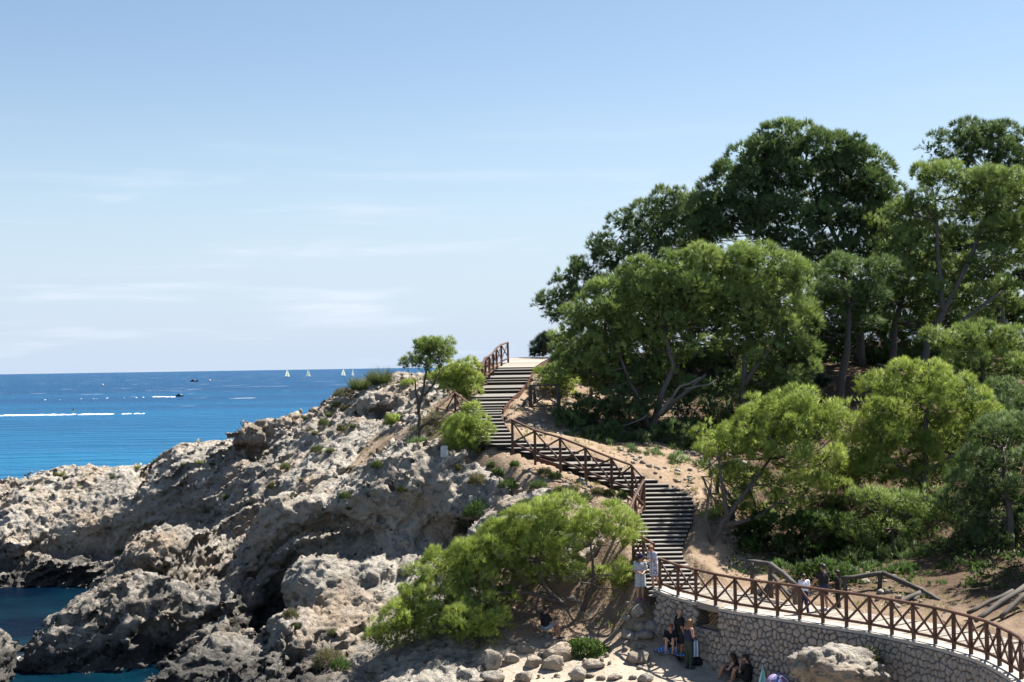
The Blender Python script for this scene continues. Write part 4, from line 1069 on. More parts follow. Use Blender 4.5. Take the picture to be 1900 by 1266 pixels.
# round pines in the middle of the slope
tree('round_pine', 'broad pine with a domed crown and bare slanting limbs right of the stairs', 'pine tree',
     [[(1205, 800, 68.5), (1225, 740, 68.6), (1250, 680, 68.8), (1230, 610, 69)], [(1225, 770, 68.0), (1270, 730, 67.6), (1310, 695, 67.4)], [(1205, 795, 68.5), (1180, 730, 68.8), (1150, 660, 69)]],
     [(1085, 590, 40), (1120, 570, 46), (1160, 545, 48), (1200, 525, 46), (1245, 510, 46), (1290, 495, 44), (1320, 500, 36), (1230, 560, 52), (1180, 585, 50), (1130, 615, 44), (1090, 640, 36), (1280, 545, 50), (1310, 590, 40), (1250, 600, 44), (1070, 680, 30), (1105, 670, 34),
      (1160, 650, 36), (1270, 650, 26), (1330, 545, 40), (1060, 610, 28), (1210, 640, 36), (1040, 700, 28), (1120, 710, 30), (1230, 690, 24)], 69, M_PINE, 21, 1, 3.0, 8, .25, .034, tr=.2, limb_r=1.3)
tree('round_pine', 'tall rounded pine with a bright crown in the middle of the slope', 'pine tree',
     [[(1375, 790, 69.5), (1378, 720, 69.6), (1385, 640, 69.8), (1400, 560, 70)], [(1378, 720, 69.6), (1420, 660, 69.2), (1450, 610, 69)]],
     [(1350, 490, 42), (1395, 485, 40), (1440, 498, 42), (1475, 525, 36), (1380, 530, 46), (1425, 550, 48), (1465, 575, 42), (1490, 600, 30), (1350, 560, 40), (1390, 590, 44), (1440, 620, 46), (1480, 650, 36), (1490, 690, 28), (1420, 670, 40), (1450, 710, 38), (1400, 720, 30), (1480, 730, 26), (1440, 745, 30), (1360, 640, 30)],
     69.5, M_PINE, 22, 1, 3.0, 9, .24, .030, tr=.2)
# tall dark pines behind
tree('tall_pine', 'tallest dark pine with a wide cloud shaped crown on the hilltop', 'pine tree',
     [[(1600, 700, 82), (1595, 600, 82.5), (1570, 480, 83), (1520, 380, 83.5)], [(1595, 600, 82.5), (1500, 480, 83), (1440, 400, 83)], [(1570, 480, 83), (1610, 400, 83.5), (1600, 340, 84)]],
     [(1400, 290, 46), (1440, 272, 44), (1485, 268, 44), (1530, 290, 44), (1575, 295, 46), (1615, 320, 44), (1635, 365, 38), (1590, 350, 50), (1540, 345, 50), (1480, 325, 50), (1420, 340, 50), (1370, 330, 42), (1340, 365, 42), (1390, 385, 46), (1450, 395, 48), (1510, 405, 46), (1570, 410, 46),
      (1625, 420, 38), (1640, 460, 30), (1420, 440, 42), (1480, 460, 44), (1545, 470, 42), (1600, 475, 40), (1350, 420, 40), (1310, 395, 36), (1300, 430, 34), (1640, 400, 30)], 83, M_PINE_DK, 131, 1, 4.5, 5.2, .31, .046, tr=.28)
tree('tall_pine', 'dark pine with a leaning black trunk before the orange earth bank', 'pine tree',
     [[(1546, 782, 71.5), (1560, 725, 71.6), (1572, 650, 72), (1575, 570, 72.4), (1560, 500, 73)], [(1575, 570, 72.4), (1615, 520, 73)]],
     [(1560, 500, 34), (1600, 520, 36), (1540, 545, 34), (1585, 560, 36), (1620, 560, 30), (1550, 590, 26), (1610, 600, 24), (1510, 560, 28), (1530, 610, 22), (1640, 500, 28)], 72.5, M_PINE_DK, 32, 1, 2.2, 8, .25, .032, tr=.24)
tree('leaning_pine', 'thin crowned pine leaning over the sea behind the round pines', 'pine tree',
     [[(1250, 690, 86), (1235, 600, 86.5), (1215, 500, 87)], [(1235, 600, 86.5), (1140, 550, 87), (1060, 550, 87)], [(1215, 500, 87), (1150, 440, 87.5)]],
     [(1015, 560, 18), (1040, 545, 26), (1060, 510, 24), (1085, 500, 24), (1075, 550, 30), (1105, 465, 20), (1120, 445, 22), (1135, 480, 28), (1155, 415, 24), (1180, 440, 30), (1200, 395, 28), (1230, 380, 30), (1265, 375, 30), (1220, 430, 36), (1180, 480, 34), (1260, 420, 36), (1290, 400, 32),
      (1230, 480, 36), (1280, 460, 36), (1120, 520, 28), (1160, 520, 30), (1030, 580, 20), (1060, 590, 24), (1320, 450, 34)], 87, M_PINE_DK, 33, 1, 3.0, 5.5, .28, .036, tr=.2, fill=.3)
tree('tall_pine', 'dark pine top rising highest at the right edge', 'pine tree',
     [[(1868, 690, 86), (1860, 600, 86), (1850, 480, 86.5), (1840, 350, 87)]],
     [(1780, 258, 30), (1815, 252, 32), (1850, 250, 32), (1885, 268, 30), (1800, 285, 32), (1845, 290, 36), (1885, 310, 34), (1755, 295, 14), (1870, 345, 34), (1930, 290, 36), (1915, 340, 36)], 86.5, M_PINE_DK, 34, 1, 3.5, 7, .29, .036, tr=.22)
tree('forked_pine', 'open crowned pine with sunlit tufts and a leaning trunk at the right', 'pine tree',
     [[(1702, 705, 76), (1722, 640, 76.2), (1750, 580, 76.5), (1800, 480, 77), (1830, 400, 77.5)], [(1750, 580, 76.5), (1740, 480, 77), (1735, 370, 77.5)], [(1722, 640, 76.2), (1780, 600, 76), (1860, 540, 76)]],
     [(1725, 330, 30), (1755, 325, 30), (1785, 345, 34), (1825, 335, 36), (1865, 345, 38), (1895, 370, 36), (1840, 380, 36), (1800, 375, 30), (1715, 375, 26), (1735, 400, 24), (1880, 420, 36), (1850, 440, 34), (1895, 470, 36), (1840, 490, 34), (1780, 440, 26), (1690, 390, 18), (1930, 420, 40)], 77, M_PINE, 35, 1, 2.6, 8, .26, .032, tr=.24)
tree('forked_pine', 'pine with flat sunlit tufts between the tallest pine and the leaning one', 'pine tree',
     [[(1655, 690, 79), (1660, 600, 79), (1690, 500, 79)]],
     [(1665, 455, 30), (1700, 445, 34), (1735, 455, 32), (1770, 440, 28), (1700, 490, 36), (1745, 500, 34), (1650, 500, 32), (1690, 535, 36), (1740, 545, 36), (1790, 500, 34), (1800, 550, 36), (1840, 540, 34), (1650, 545, 32), (1680, 420, 24), (1710, 580, 26), (1770, 590, 26), (1880, 560, 34), (1660, 400, 22), (1690, 380, 16), (1830, 590, 24)], 78, M_PINE, 36, 1, 3.4, 7, .27, .034, tr=.22)
# shaded undergrowth pines
tree('young_pine', 'dark bushy pine under the tall ones at the right edge', 'pine tree', [[(1830, 760, 68), (1825, 700, 68), (1820, 650, 68)]],
     [(1765, 640, 34), (1800, 625, 34), (1840, 630, 36), (1885, 640, 36), (1770, 680, 30), (1815, 680, 38), (1865, 690, 40), (1905, 680, 36), (1780, 720, 28), (1850, 735, 36), (1900, 740, 36), (1750, 700, 20)], 68, M_PINE, 37, 1, 2.4, 9, .23, .028, tr=.14)
tree('bushy_pine', 'large light green bushy pine low on the right slope', 'pine tree',
     [[(1716, 960, 59), (1714, 880, 59.2), (1718, 800, 59.6), (1725, 740, 60)], [(1714, 880, 59.2), (1780, 840, 59.4), (1810, 790, 59.6)], [(1714, 900, 59.2), (1650, 850, 59.4), (1630, 800, 59.6)]],
     [(1640, 720, 36), (1680, 708, 38), (1725, 705, 38), (1765, 725, 40), (1800, 755, 40), (1835, 785, 36), (1700, 745, 44), (1745, 765, 46), (1650, 765, 42), (1610, 790, 36), (1695, 800, 48), (1790, 800, 46), (1640, 820, 44), (1745, 825, 46), (1690, 855, 46), (1600, 840, 38), (1790, 860, 44), (1630, 880, 42), (1740, 885, 42), (1590, 885, 32), (1680, 905, 40)],
     59.6, M_PINE_LIT, 41, 1, 2.2, 12, .19, .023, tr=.15, up=.45)
tree('bushy_pine', 'light green bushy pine with a forked leaning trunk beside the lower stairs', 'pine tree',
     [[(1314, 1030, 55.4), (1322, 1000, 55.4), (1350, 960, 55.8), (1390, 905, 56.6), (1430, 850, 57.2)], [(1320, 1002, 55.4), (1308, 965, 55.4), (1318, 900, 55.8)], [(1350, 960, 55.8), (1340, 900, 56), (1335, 850, 56.4)], [(1340, 975, 55.7), (1400, 962, 55.8), (1440, 935, 56)]],
     [(1445, 760, 36), (1485, 755, 38), (1525, 770, 38), (1410, 785, 38), (1455, 800, 42), (1505, 805, 42), (1550, 800, 34), (1375, 810, 34), (1335, 815, 28), (1315, 840, 24), (1350, 850, 34), (1410, 840, 38), (1470, 855, 40), (1525, 855, 38), (1385, 885, 34), (1435, 900, 36), (1490, 905, 36), (1345, 890, 26), (1360, 925, 26), (1410, 945, 28), (1460, 945, 30), (1300, 965, 16), (1325, 955, 16), (1540, 905, 30), (1380, 835, 30)],
     57.2, M_PINE_LIT, 42, 1, 2.2, 12, .19, .023, tr=.14, up=.45, fill=.35)
tree('bushy_pine', 'pine with layered drooping boughs over the shaded bank', 'pine tree', [[(1660, 1040, 56), (1655, 980, 56), (1650, 930, 56.3)]],
     [(1600, 925, 26), (1630, 940, 28), (1665, 935, 30), (1700, 950, 30), (1735, 960, 28), (1570, 990, 24), (1600, 1000, 24), (1640, 985, 26), (1690, 990, 26), (1590, 975, 20), (1745, 930, 28)], 56, M_PINE, 43, 1, 2.0, 12, .19, .023, tr=.1)
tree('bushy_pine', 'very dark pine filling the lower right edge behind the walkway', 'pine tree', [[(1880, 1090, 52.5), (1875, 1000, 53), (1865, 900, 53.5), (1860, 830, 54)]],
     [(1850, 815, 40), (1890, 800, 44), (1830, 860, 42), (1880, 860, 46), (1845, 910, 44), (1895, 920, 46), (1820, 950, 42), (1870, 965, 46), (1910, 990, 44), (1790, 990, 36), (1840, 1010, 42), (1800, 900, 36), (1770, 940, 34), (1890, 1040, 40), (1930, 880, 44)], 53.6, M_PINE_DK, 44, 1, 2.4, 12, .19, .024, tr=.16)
# small pine on the rocks and the bushes round it
tree('small_pine', 'slender small pine with a bare crooked trunk on the rocks left of the stairs', 'pine tree',
     [[(776, 838, 65.5), (779, 800, 65.5), (776, 765, 65.5), (784, 730, 65.5), (790, 695, 65.5), (797, 662, 65.5)], [(777, 765, 65.5), (772, 730, 65.4), (770, 705, 65.4)], [(786, 735, 65.5), (805, 712, 65.5), (815, 690, 65.5)], [(779, 795, 65.5), (800, 780, 65.3), (825, 775, 65.2)]],
     [(796, 648, 20), (776, 662, 18), (815, 652, 20), (826, 640, 15), (778, 642, 13), (803, 634, 14), (768, 675, 12), (788, 674, 15), (816, 668, 14), (832, 654, 11)], 65.5, M_PINE, 51, 1, .45, 16, .17, .022, tr=.10, fill=.5, limb_r=.8)
tree('pine_bush', 'round pine bush on the crest left of the top steps', 'pine bush', [[(850, 745, 70.5), (848, 715, 70.5)]],
     [(845, 695, 22), (865, 690, 20), (830, 708, 20), (858, 712, 24), (876, 712, 17), (842, 725, 20), (868, 730, 18), (820, 700, 14)], 70.5, M_PINE_LIT, 52, 1, 1.0, 14, .19, .024, tr=.06, up=.45, shrink=1.2)
tree('pine_bush', 'bright green pine bush half hiding the steps above the marker stone', 'pine bush', [[(862, 835, 63.2), (862, 805, 63.2)]],
     [(875, 785, 24), (858, 795, 24), (890, 800, 18), (845, 812, 22), (872, 815, 26), (892, 825, 18), (850, 830, 20), (878, 835, 20), (835, 822, 14), (880, 770, 16)], 63.2, M_PINE_LIT, 53, 1, .8, 16, .18, .022, tr=.06, up=.45, shrink=1.2)
tree('pine_bush', 'dark green low bush left of the marker stone', 'pine bush', [[(762, 855, 64.4), (762, 840, 64.4)]], [(745, 842, 16), (765, 838, 20), (785, 845, 16), (758, 852, 16)], 64.4, M_PINE_DK, 54, 1, .6, 14, .18, .022, tr=.04)
tree('pine_bush', 'thin grey twigged bush at the foot of the slender small pine', 'pine bush', [[(815, 815, 65.8), (812, 795, 65.8)]], [(800, 800, 18), (825, 795, 20), (812, 782, 16), (840, 785, 14)], 65.8, M_OLIVE, 55, 1, .6, 8, .18, .02, tr=.04, fill=.3)
tree('pine_bush', 'small yellow green bush on the orange earth of the slope', 'pine bush', [[(729, 792, 75.2), (729, 782, 75.2)]], [(724, 782, 10), (734, 778, 11), (729, 788, 10), (740, 785, 8)], 75.2, M_PINE_LIT, 56, 1, .3, 22, .17, .022, tr=.03, up=.6)
tree('pine_bush', 'light green bush beside the top of the stairs by the leaning post', 'pine bush', [[(1035, 735, 73.5), (1034, 710, 73.5)]],
     [(1020, 705, 16), (1040, 695, 20), (1055, 715, 20), (1030, 720, 18), (1050, 735, 18), (1015, 690, 12)], 73.5, M_PINE_LIT, 57, 1, 1.0, 12, .2, .025, tr=.05)
tree('pine_bush', 'tall green bush behind the leaning post', 'pine bush', [[(1062, 700, 79), (1060, 670, 79)]], [(1045, 650, 22), (1070, 640, 26), (1060, 670, 26), (1085, 665, 26), (1040, 672, 16)], 79, M_PINE, 58, 1, 1.4, 9, .24, .03, tr=.08)
tree('tamarisk', 'dark bluish feathery bush against the sky at the top of the stairs', 'bush', [[(1008, 664, 90), (1008, 650, 90)]], [(998, 645, 12), (1012, 638, 16), (1024, 648, 14), (990, 655, 8), (1004, 655, 12), (1016, 628, 9)], 90, M_BLUE, 59, 1, .8, 12, .26, .03, tr=.05, up=.7)
tree('pine_bush', 'dark bush under the broad pine right of the grey fence panel', 'pine bush', [[(1100, 805, 67.5), (1100, 780, 67.5)]], [(1060, 790, 26), (1095, 775, 32), (1130, 785, 30), (1075, 760, 24), (1120, 755, 26), (1160, 780, 30), (1190, 760, 26), (1045, 770, 16), (1150, 745, 24)], 67.5, M_PINE_DK, 60, 1, 1.4, 9, .22, .028, tr=.06)
tree('pine_bush', 'grey leaved bush on the orange earth bank', 'bush', [[(1505, 735, 73.5), (1505, 715, 73.5)]], [(1490, 705, 16), (1512, 700, 16), (1525, 712, 12), (1500, 718, 16)], 73.5, M_BLUE, 61, 1, .6, 12, .2, .03, tr=.04)
tree('pine_bush', 'dark bush between the round pine and the leaning black trunk', 'pine bush', [[(1480, 790, 69, ), (1480, 770, 69)]], [(1440, 775, 24), (1475, 765, 24), (1420, 795, 26), (1505, 780, 18)], 69, M_PINE_DK, 62, 1, 1.2, 10, .22, .028, tr=.05)
tree('hilltop_scrub', 'dark scrub behind the trunks on the hilltop', 'bush', [[(1640, 690, 83), (1640, 660, 83)]], [(1520, 655, 24), (1560, 640, 30), (1610, 640, 30), (1650, 645, 30), (1690, 650, 28), (1520, 625, 20), (1660, 610, 26), (1620, 600, 26), (1730, 655, 28)], 84, M_PINE_DK, 63, 1, 2.0, 6, .28, .036, tr=.06)
tree('hilltop_scrub', 'dark scrub behind the right hand trunks', 'bush', [[(1860, 690, 90), (1860, 650, 90)]], [(1770, 640, 28), (1820, 610, 26), (1900, 600, 30), (1850, 645, 30), (1900, 650, 30), (1780, 600, 24)], 90, M_PINE_DK, 64, 1, 2.0, 6, .28, .036, tr=.06)

tree('thicket', 'dark tangled pine thicket under the two round pines', 'thicket', [[(1260, 790, 69), (1258, 760, 69)]],
     [(1160, 715, 26), (1200, 705, 26), (1245, 715, 28), (1290, 725, 28), (1335, 715, 26), (1310, 755, 28), (1265, 760, 28), (1350, 760, 26), (1215, 745, 26), (1170, 750, 24), (1395, 760, 24), (1330, 790, 24), (1285, 790, 22), (1200, 790, 20)], 69.6, M_PINE_DK, 71, 1, 1.6, 6, .24, .03, tr=.07, fill=.35)
tree('thicket', 'dark leafy thicket behind the log railing', 'thicket', [[(1480, 1060, 56), (1478, 1020, 56)]],
     [(1385, 985, 22), (1420, 975, 26), (1460, 980, 28), (1500, 975, 28), (1540, 970, 26), (1400, 1015, 24), (1440, 1020, 26), (1485, 1020, 28), (1530, 1015, 28), (1360, 1020, 18), (1420, 1045, 20), (1470, 1052, 22), (1515, 1048, 22), (1560, 1040, 22)], 56.4, M_IVY, 72, 1, 1.3, 9, .18, .04, tr=.06)
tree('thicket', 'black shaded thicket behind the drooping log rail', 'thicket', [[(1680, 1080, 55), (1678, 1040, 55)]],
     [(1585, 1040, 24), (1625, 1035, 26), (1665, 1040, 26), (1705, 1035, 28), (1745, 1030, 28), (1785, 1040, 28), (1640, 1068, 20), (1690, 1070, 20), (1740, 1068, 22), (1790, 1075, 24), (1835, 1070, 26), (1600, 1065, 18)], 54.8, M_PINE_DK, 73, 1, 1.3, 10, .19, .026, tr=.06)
tree('thicket', 'green thicket filling the gap between the two light bushy pines', 'thicket', [[(1575, 920, 61), (1575, 890, 61)]],
     [(1565, 850, 26), (1580, 890, 28), (1555, 900, 26), (1600, 860, 24), (1540, 930, 26), (1580, 940, 24)], 61.2, M_PINE, 74, 1, 1.4, 10, .2, .026, tr=.06)
tree('thicket', 'dark thicket at the right edge above the lower pine', 'thicket', [[(1870, 800, 63), (1870, 770, 63)]],
     [(1840, 760, 30), (1880, 775, 34), (1910, 750, 34), (1860, 730, 28), (1800, 745, 22)], 64, M_PINE_DK, 75, 1, 1.8, 9, .22, .028, tr=.07)
tree('thicket', 'dim thicket between the trunks on the hilltop', 'thicket', [[(1700, 700, 82), (1700, 670, 82)]],
     [(1650, 670, 22), (1690, 670, 24), (1735, 665, 26), (1620, 665, 18), (1770, 665, 24)], 82, M_PINE_DK, 76, 1, 1.8, 6, .28, .036, tr=.07)

tree('background_pine', 'dark pine mass directly behind the two round pines', 'pine tree', [[(1330, 720, 79), (1330, 640, 79), (1325, 560, 79)]],
     [(1170, 570, 34), (1220, 560, 36), (1280, 555, 36), (1340, 540, 36), (1400, 540, 36), (1460, 520, 36), (1510, 520, 34), (1160, 620, 34), (1220, 620, 36), (1280, 615, 36), (1340, 610, 36), (1400, 610, 36), (1460, 600, 36), (1520, 580, 34), (1150, 665, 30), (1210, 670, 34), (1275, 670, 34), (1340, 670, 34), (1400, 670, 34), (1460, 660, 34), (1530, 640, 30), (1110, 640, 26), (1500, 690, 24), (1120, 690, 24), (1300, 575, 34), (1320, 560, 34), (1570, 560, 34), (1600, 600, 32), (1640, 610, 30), (1570, 620, 30), (1630, 560, 32)],
     79, M_PINE_DK, 77, 1, 2.0, 5.0, .28, .04, tr=.14, twigs=1)
tree('background_pine', 'dark pine mass behind the open crowned pines at the right', 'pine tree', [[(1770, 700, 88), (1770, 620, 88), (1775, 520, 88)]],
     [(1650, 430, 30), (1690, 500, 34), (1740, 480, 34), (1790, 460, 36), (1840, 450, 36), (1890, 440, 36), (1660, 550, 34), (1710, 560, 36), (1770, 540, 36), (1830, 520, 36), (1890, 520, 38), (1650, 600, 30), (1710, 610, 34), (1770, 600, 34), (1830, 590, 34), (1890, 590, 36), (1930, 480, 40), (1680, 440, 28), (1720, 420, 28), (1800, 400, 30), (1860, 400, 30)],
     88, M_PINE_DK, 78, 1, 2.0, 5.0, .30, .042, tr=.16, twigs=1)
tree('thicket', 'low dark plants along the back edge of the walkway', 'thicket', [[(1600, 1100, 51.6), (1600, 1085, 51.6)]],
     [(1500, 1068, 22), (1540, 1066, 22), (1580, 1070, 24), (1620, 1074, 24), (1665, 1076, 24), (1710, 1080, 24), (1755, 1084, 26), (1800, 1086, 26), (1845, 1094, 26), (1890, 1100, 28), (1450, 1062, 20), (1520, 1050, 22), (1680, 1062, 24), (1770, 1066, 26), (1830, 1076, 26), (1740, 1098, 18, 49.6), (1790, 1104, 20, 48.8), (1850, 1108, 22, 48.0), (1895, 1116, 22, 47.2), (1690, 1094, 16, 50), (1820, 1096, 22, 49)], 51.4, M_IVY, 79, 1, .9, 9, .15, .035, tr=.04)

tree('shade_pine', 'tall pine mostly past the right edge, added for its shade', 'pine tree', [[(2010, 1100, 50), (2010, 950, 50), (2015, 800, 50)]],  # added pine beyond the frame, casts shade over the lower right ground
     [(1990, 800, 66), (2050, 850, 66), (2060, 760, 66), (1985, 720, 56), (2010, 900, 60), (1985, 960, 50), (1960, 1030, 44), (1950, 760, 44), (1945, 870, 40), (2080, 930, 60)], 50, M_PINE_DK, 80, 0, 1.0, 5, .26, .05, tr=.2, twigs=1)
tree('thicket', 'low black thicket above the middle flight of stairs, partly added for shade', 'thicket', [[(1180, 845, 65.5), (1180, 830, 65.5)]],  # low bush with foliage added over the ground for its black shade
     [(1070, 812, 17), (1105, 815, 20), (1145, 820, 22), (1185, 825, 22), (1225, 832, 22), (1265, 840, 22), (1300, 848, 22), (1130, 800, 20), (1210, 812, 22), (1280, 815, 24), (1250, 800, 22), (1330, 830, 20), (1120, 832, 17, 64.3), (1165, 842, 18, 63.8), (1210, 852, 18, 63.4), (1255, 862, 18, 63), (1300, 874, 18, 62.4)], 65.8, M_PINE_DK, 81, 1, 1.0, 8, .2, .03, tr=.05, twigs=1)

# ------------------------------------------------------------------ upright shrubs, tussocks, herbs
def surf(px, py, d0=None):
    """point where the photograph's ray meets rock or ground, searched around d0"""
    best = None
    for d in np.arange((d0 or 60) - 12, (d0 or 60) + 14, .1):
        p = P(px, py, d); z = float(hsample(p[0], p[1]))
        if p[2] <= z + .12: return np.array([p[0], p[1], max(z, p[2])])
    return P(px, py, d0 or 60)
bpy.context.view_layer.update()
_dg = bpy.context.evaluated_depsgraph_get()
from mathutils.bvhtree import BVHTree
def _bvh(o):
    me = o.data; v = np.empty(len(me.vertices) * 3, np.float32); me.vertices.foreach_get('co', v)
    f = np.empty(len(me.polygons) * 4, np.int32); me.polygons.foreach_get('vertices', f)
    return BVHTree.FromPolygons(v.reshape(-1, 3).tolist(), f.reshape(-1, 4).tolist())
BVH = [_bvh(rock), _bvh(ground)]
def hit(px, py):
    """first rock or ground the photograph shows at px, py"""
    v = _M3 @ np.array([(px - 950.0) / FPX, (633.0 - py) / FPX, -1.0]); best = None
    for b in BVH:
        loc, n, i, ds = b.ray_cast(Vector((0, 0, CAM_H)), Vector(v), 300)
        if loc is not None and (best is None or ds < best[1]): best = (np.array(loc), ds)
    return best[0] if best else None
def drop(x, y, top=20.0):
    best = None
    for b in BVH:
        loc, n, i, ds = b.ray_cast(Vector((x, y, top)), Vector((0, 0, -1)), 60)
        if loc is not None and (best is None or loc[2] > best): best = loc[2]
    return best

def shrub(px, py, wpx, hpx, label, kind='tuft', mat=None, seed=0, name='shrub', cat='shrub', group='small shrubs on the rocks'):
    p = hit(px, py)
    if p is None: return
    rg = np.random.default_rng(seed + 900); sc = p[1] / FPX; w = wpx * sc / 2; h = hpx * sc
    root = empty(name, p, 0, label, cat, group); bl = Blades()
    if kind == 'tuft':
        n = int(240 + 900 * w * h); a = rg.random(n) * 6.283; r = np.sqrt(rg.random(n)) * w * .55
        b = p + np.stack([np.cos(a) * r, np.sin(a) * r, -.05 + 0 * a], 1)
        d = unit(np.stack([np.cos(a) * (.25 + r / w) * .8, np.sin(a) * (.25 + r / w) * .8, .9 + 0 * a], 1) + rg.normal(size=(n, 3)) * .25)
        bl.add(b, d, h * (.5 + .6 * rg.random(n)), np.full(n, .028), rg.random(n), rg)
    else:
        n = int(400 + 2600 * w * h); c = rand_dirs(n, rg); c[:, 2] = np.abs(c[:, 2]); rr = (.35 + .65 * rg.random((n, 1)) ** .5)
        b = p + c * np.array([w, w, h * .85]) * rr
        d = unit(c + rand_dirs(n, rg) * .8 + np.array([0, 0, .4]))
        if kind == 'leaf': bl.leaves(b, d, .10 + .06 * rg.random(n), np.full(n, .045), rg.random(n), rg)
        else: bl.add(b, d, .12 + .10 * rg.random(n), np.full(n, .022), rg.random(n), rg)
    bl.build('foliage', mat or M_SHRUB, root)
    mb = MB()
    for k in range(4):
        dv = np.array([jt(.6) * w, jt(.6) * w, h * .6]); branch(mb, p - np.array([0, 0, .1]), p + dv, .018, .006, rg, .05, 4, k)
    mb.build('stem', M_BARK, root, True)
    return root
# whitewashed marker stone on the hump of rock
o = hit(823, 850); o = np.array([o[0], o[1] + .3, drop(o[0], o[1] + .3)])
mk = empty('marker_stone', o, 0, 'small white square marker stone on top of the rock hump', 'marker')
MB().bar(o - np.array([0, 0, .15]), o + np.array([.02, 0, .42]), .30, .26, (0, 1, 0), .03).build('block', M_MARK, mk)
MB().bar(o + np.array([.02, 0, .422]), o + np.array([.02, 0, .455]), .26, .22, (0, 1, 0), .02).build('cap', M_MARK, mk)

# ------------------------------------------------------------------ shrubs and tufts where they grow
ORD = ['leftmost', 'second from the left', 'third from the left', 'fourth from the left', 'fifth from the left', 'sixth from the left', 'seventh from the left', 'eighth from the left', 'ninth from the left', 'tenth from the left', 'eleventh from the left', 'twelfth from the left', 'thirteenth from the left', 'fourteenth from the left', 'fifteenth from the left', 'sixteenth from the left', 'fourth from the right', 'third from the right', 'second from the right', 'rightmost']
TUFT = 'small grass tuft on the bare far headland, %s of them'
TL = [(112, 882, 20, 10), (198, 862, 22, 10), (210, 886, 14, 8), (148, 902, 12, 6), (222, 1026, 16, 10), (290, 856, 14, 6), (370, 858, 26, 7), (395, 862, 20, 8), (60, 908, 12, 6), (255, 868, 14, 7), (340, 862, 14, 6), (168, 880, 14, 6), (420, 925, 14, 12)]
for k, (x, y, w, h) in enumerate(TL):
    shrub(x, y, w, h, TUFT % ORD[sorted(q[0] for q in TL).index(x)], 'tuft', M_SHRUB if k % 3 else M_GRASS, k, 'grass_tuft', 'grass tuft', 'tufts on the far headland')
LOW = 'low scrub plant on the dry slope above the sea cave, %s'
TL = [(530, 872, 20, 14), (562, 892, 18, 10), (587, 840, 22, 14), (612, 838, 16, 12), (634, 800, 18, 14), (655, 792, 16, 10), (700, 868, 22, 14), (655, 870, 22, 10), (640, 925, 20, 12), (648, 944, 14, 8), (505, 906, 18, 12), (566, 776, 14, 8), (600, 790, 18, 14), (575, 800, 16, 10), (745, 912, 14, 8), (690, 842, 14, 6), (640, 760, 20, 9), (612, 772, 20, 12), (625, 756, 20, 10), (586, 806, 18, 12)]
for k, (x, y, w, h) in enumerate(TL):
    shrub(x, y, w, h, LOW % ORD[sorted((q[0], q[1]) for q in TL).index((x, y))], ('needle', 'tuft')[k % 2], (M_SHRUB, M_OLIVE, M_SHRUB)[k % 3], 40 + k, 'scrub_plant', 'plant', 'scrub on the dry slope')
MID = 'low grey green plant between rock hump and fence, %s'
TL = [(886, 898, 34, 22), (925, 882, 24, 14), (944, 905, 38, 18), (1010, 880, 26, 10), (1030, 886, 22, 8), (890, 958, 60, 34), (868, 975, 44, 26), (915, 985, 36, 22), (1000, 905, 34, 12), (1060, 912, 26, 10), (1082, 928, 30, 12), (955, 865, 16, 8), (1110, 915, 22, 8), (1130, 918, 20, 8), (1155, 922, 18, 8), (860, 990, 34, 18), (1040, 915, 26, 10), (975, 940, 30, 14), (850, 872, 12, 8), (912, 866, 12, 7)]
for k, (x, y, w, h) in enumerate(TL):
    shrub(x, y, w, h, MID % ORD[sorted((q[0], q[1]) for q in TL).index((x, y))], ('needle', 'leaf', 'needle')[k % 3], (M_OLIVE, M_SHRUB, M_IVY)[k % 3], 80 + k, 'low_plant', 'plant', 'low plants by the fence')
for k, (x, y, w, h, l) in enumerate([(672, 722, 60, 30, 'green spiky shrub on the skyline of the ridge'), (705, 712, 46, 36, 'taller spiky shrub at the top of the ridge skyline'), (640, 735, 44, 18, 'brownish low shrub on the ridge left of the spiky ones'), (760, 715, 34, 14, 'yellow green shrub behind the slender small pine'), (800, 705, 30, 16, 'green shrub on the crest between the slender pine and the round bush')]):
    shrub(x, y, w, h, l, 'tuft' if k < 2 else 'needle', (M_SHRUB, M_SHRUB, M_OLIVE, M_PINE_LIT, M_PINE_LIT)[k], 120 + k, 'ridge_shrub', 'shrub', None)
for k, (x, y, w, h, l, m) in enumerate([(610, 1235, 60, 36, 'dark heather like shrub on the sloping front rock', M_OLIVE), (632, 1242, 34, 22, 'small dark green shrub beside the heather on the front rock', M_IVY), (540, 1145, 26, 14, 'dry round plant high on the sloping front rock', M_OLIVE), (548, 1165, 14, 8, 'tiny green plant below the dry round one on the front rock', M_SHRUB), (620, 1180, 20, 12, 'brown dry plant in the middle of the front rock', M_OLIVE), (1612, 1244, 50, 44, 'green shrub growing behind the big boulder before the wall', M_SHRUB)]):
    if k < 5: shrub(x, y, w, h, l, 'needle', m, 140 + k, 'rock_shrub', 'shrub', None)
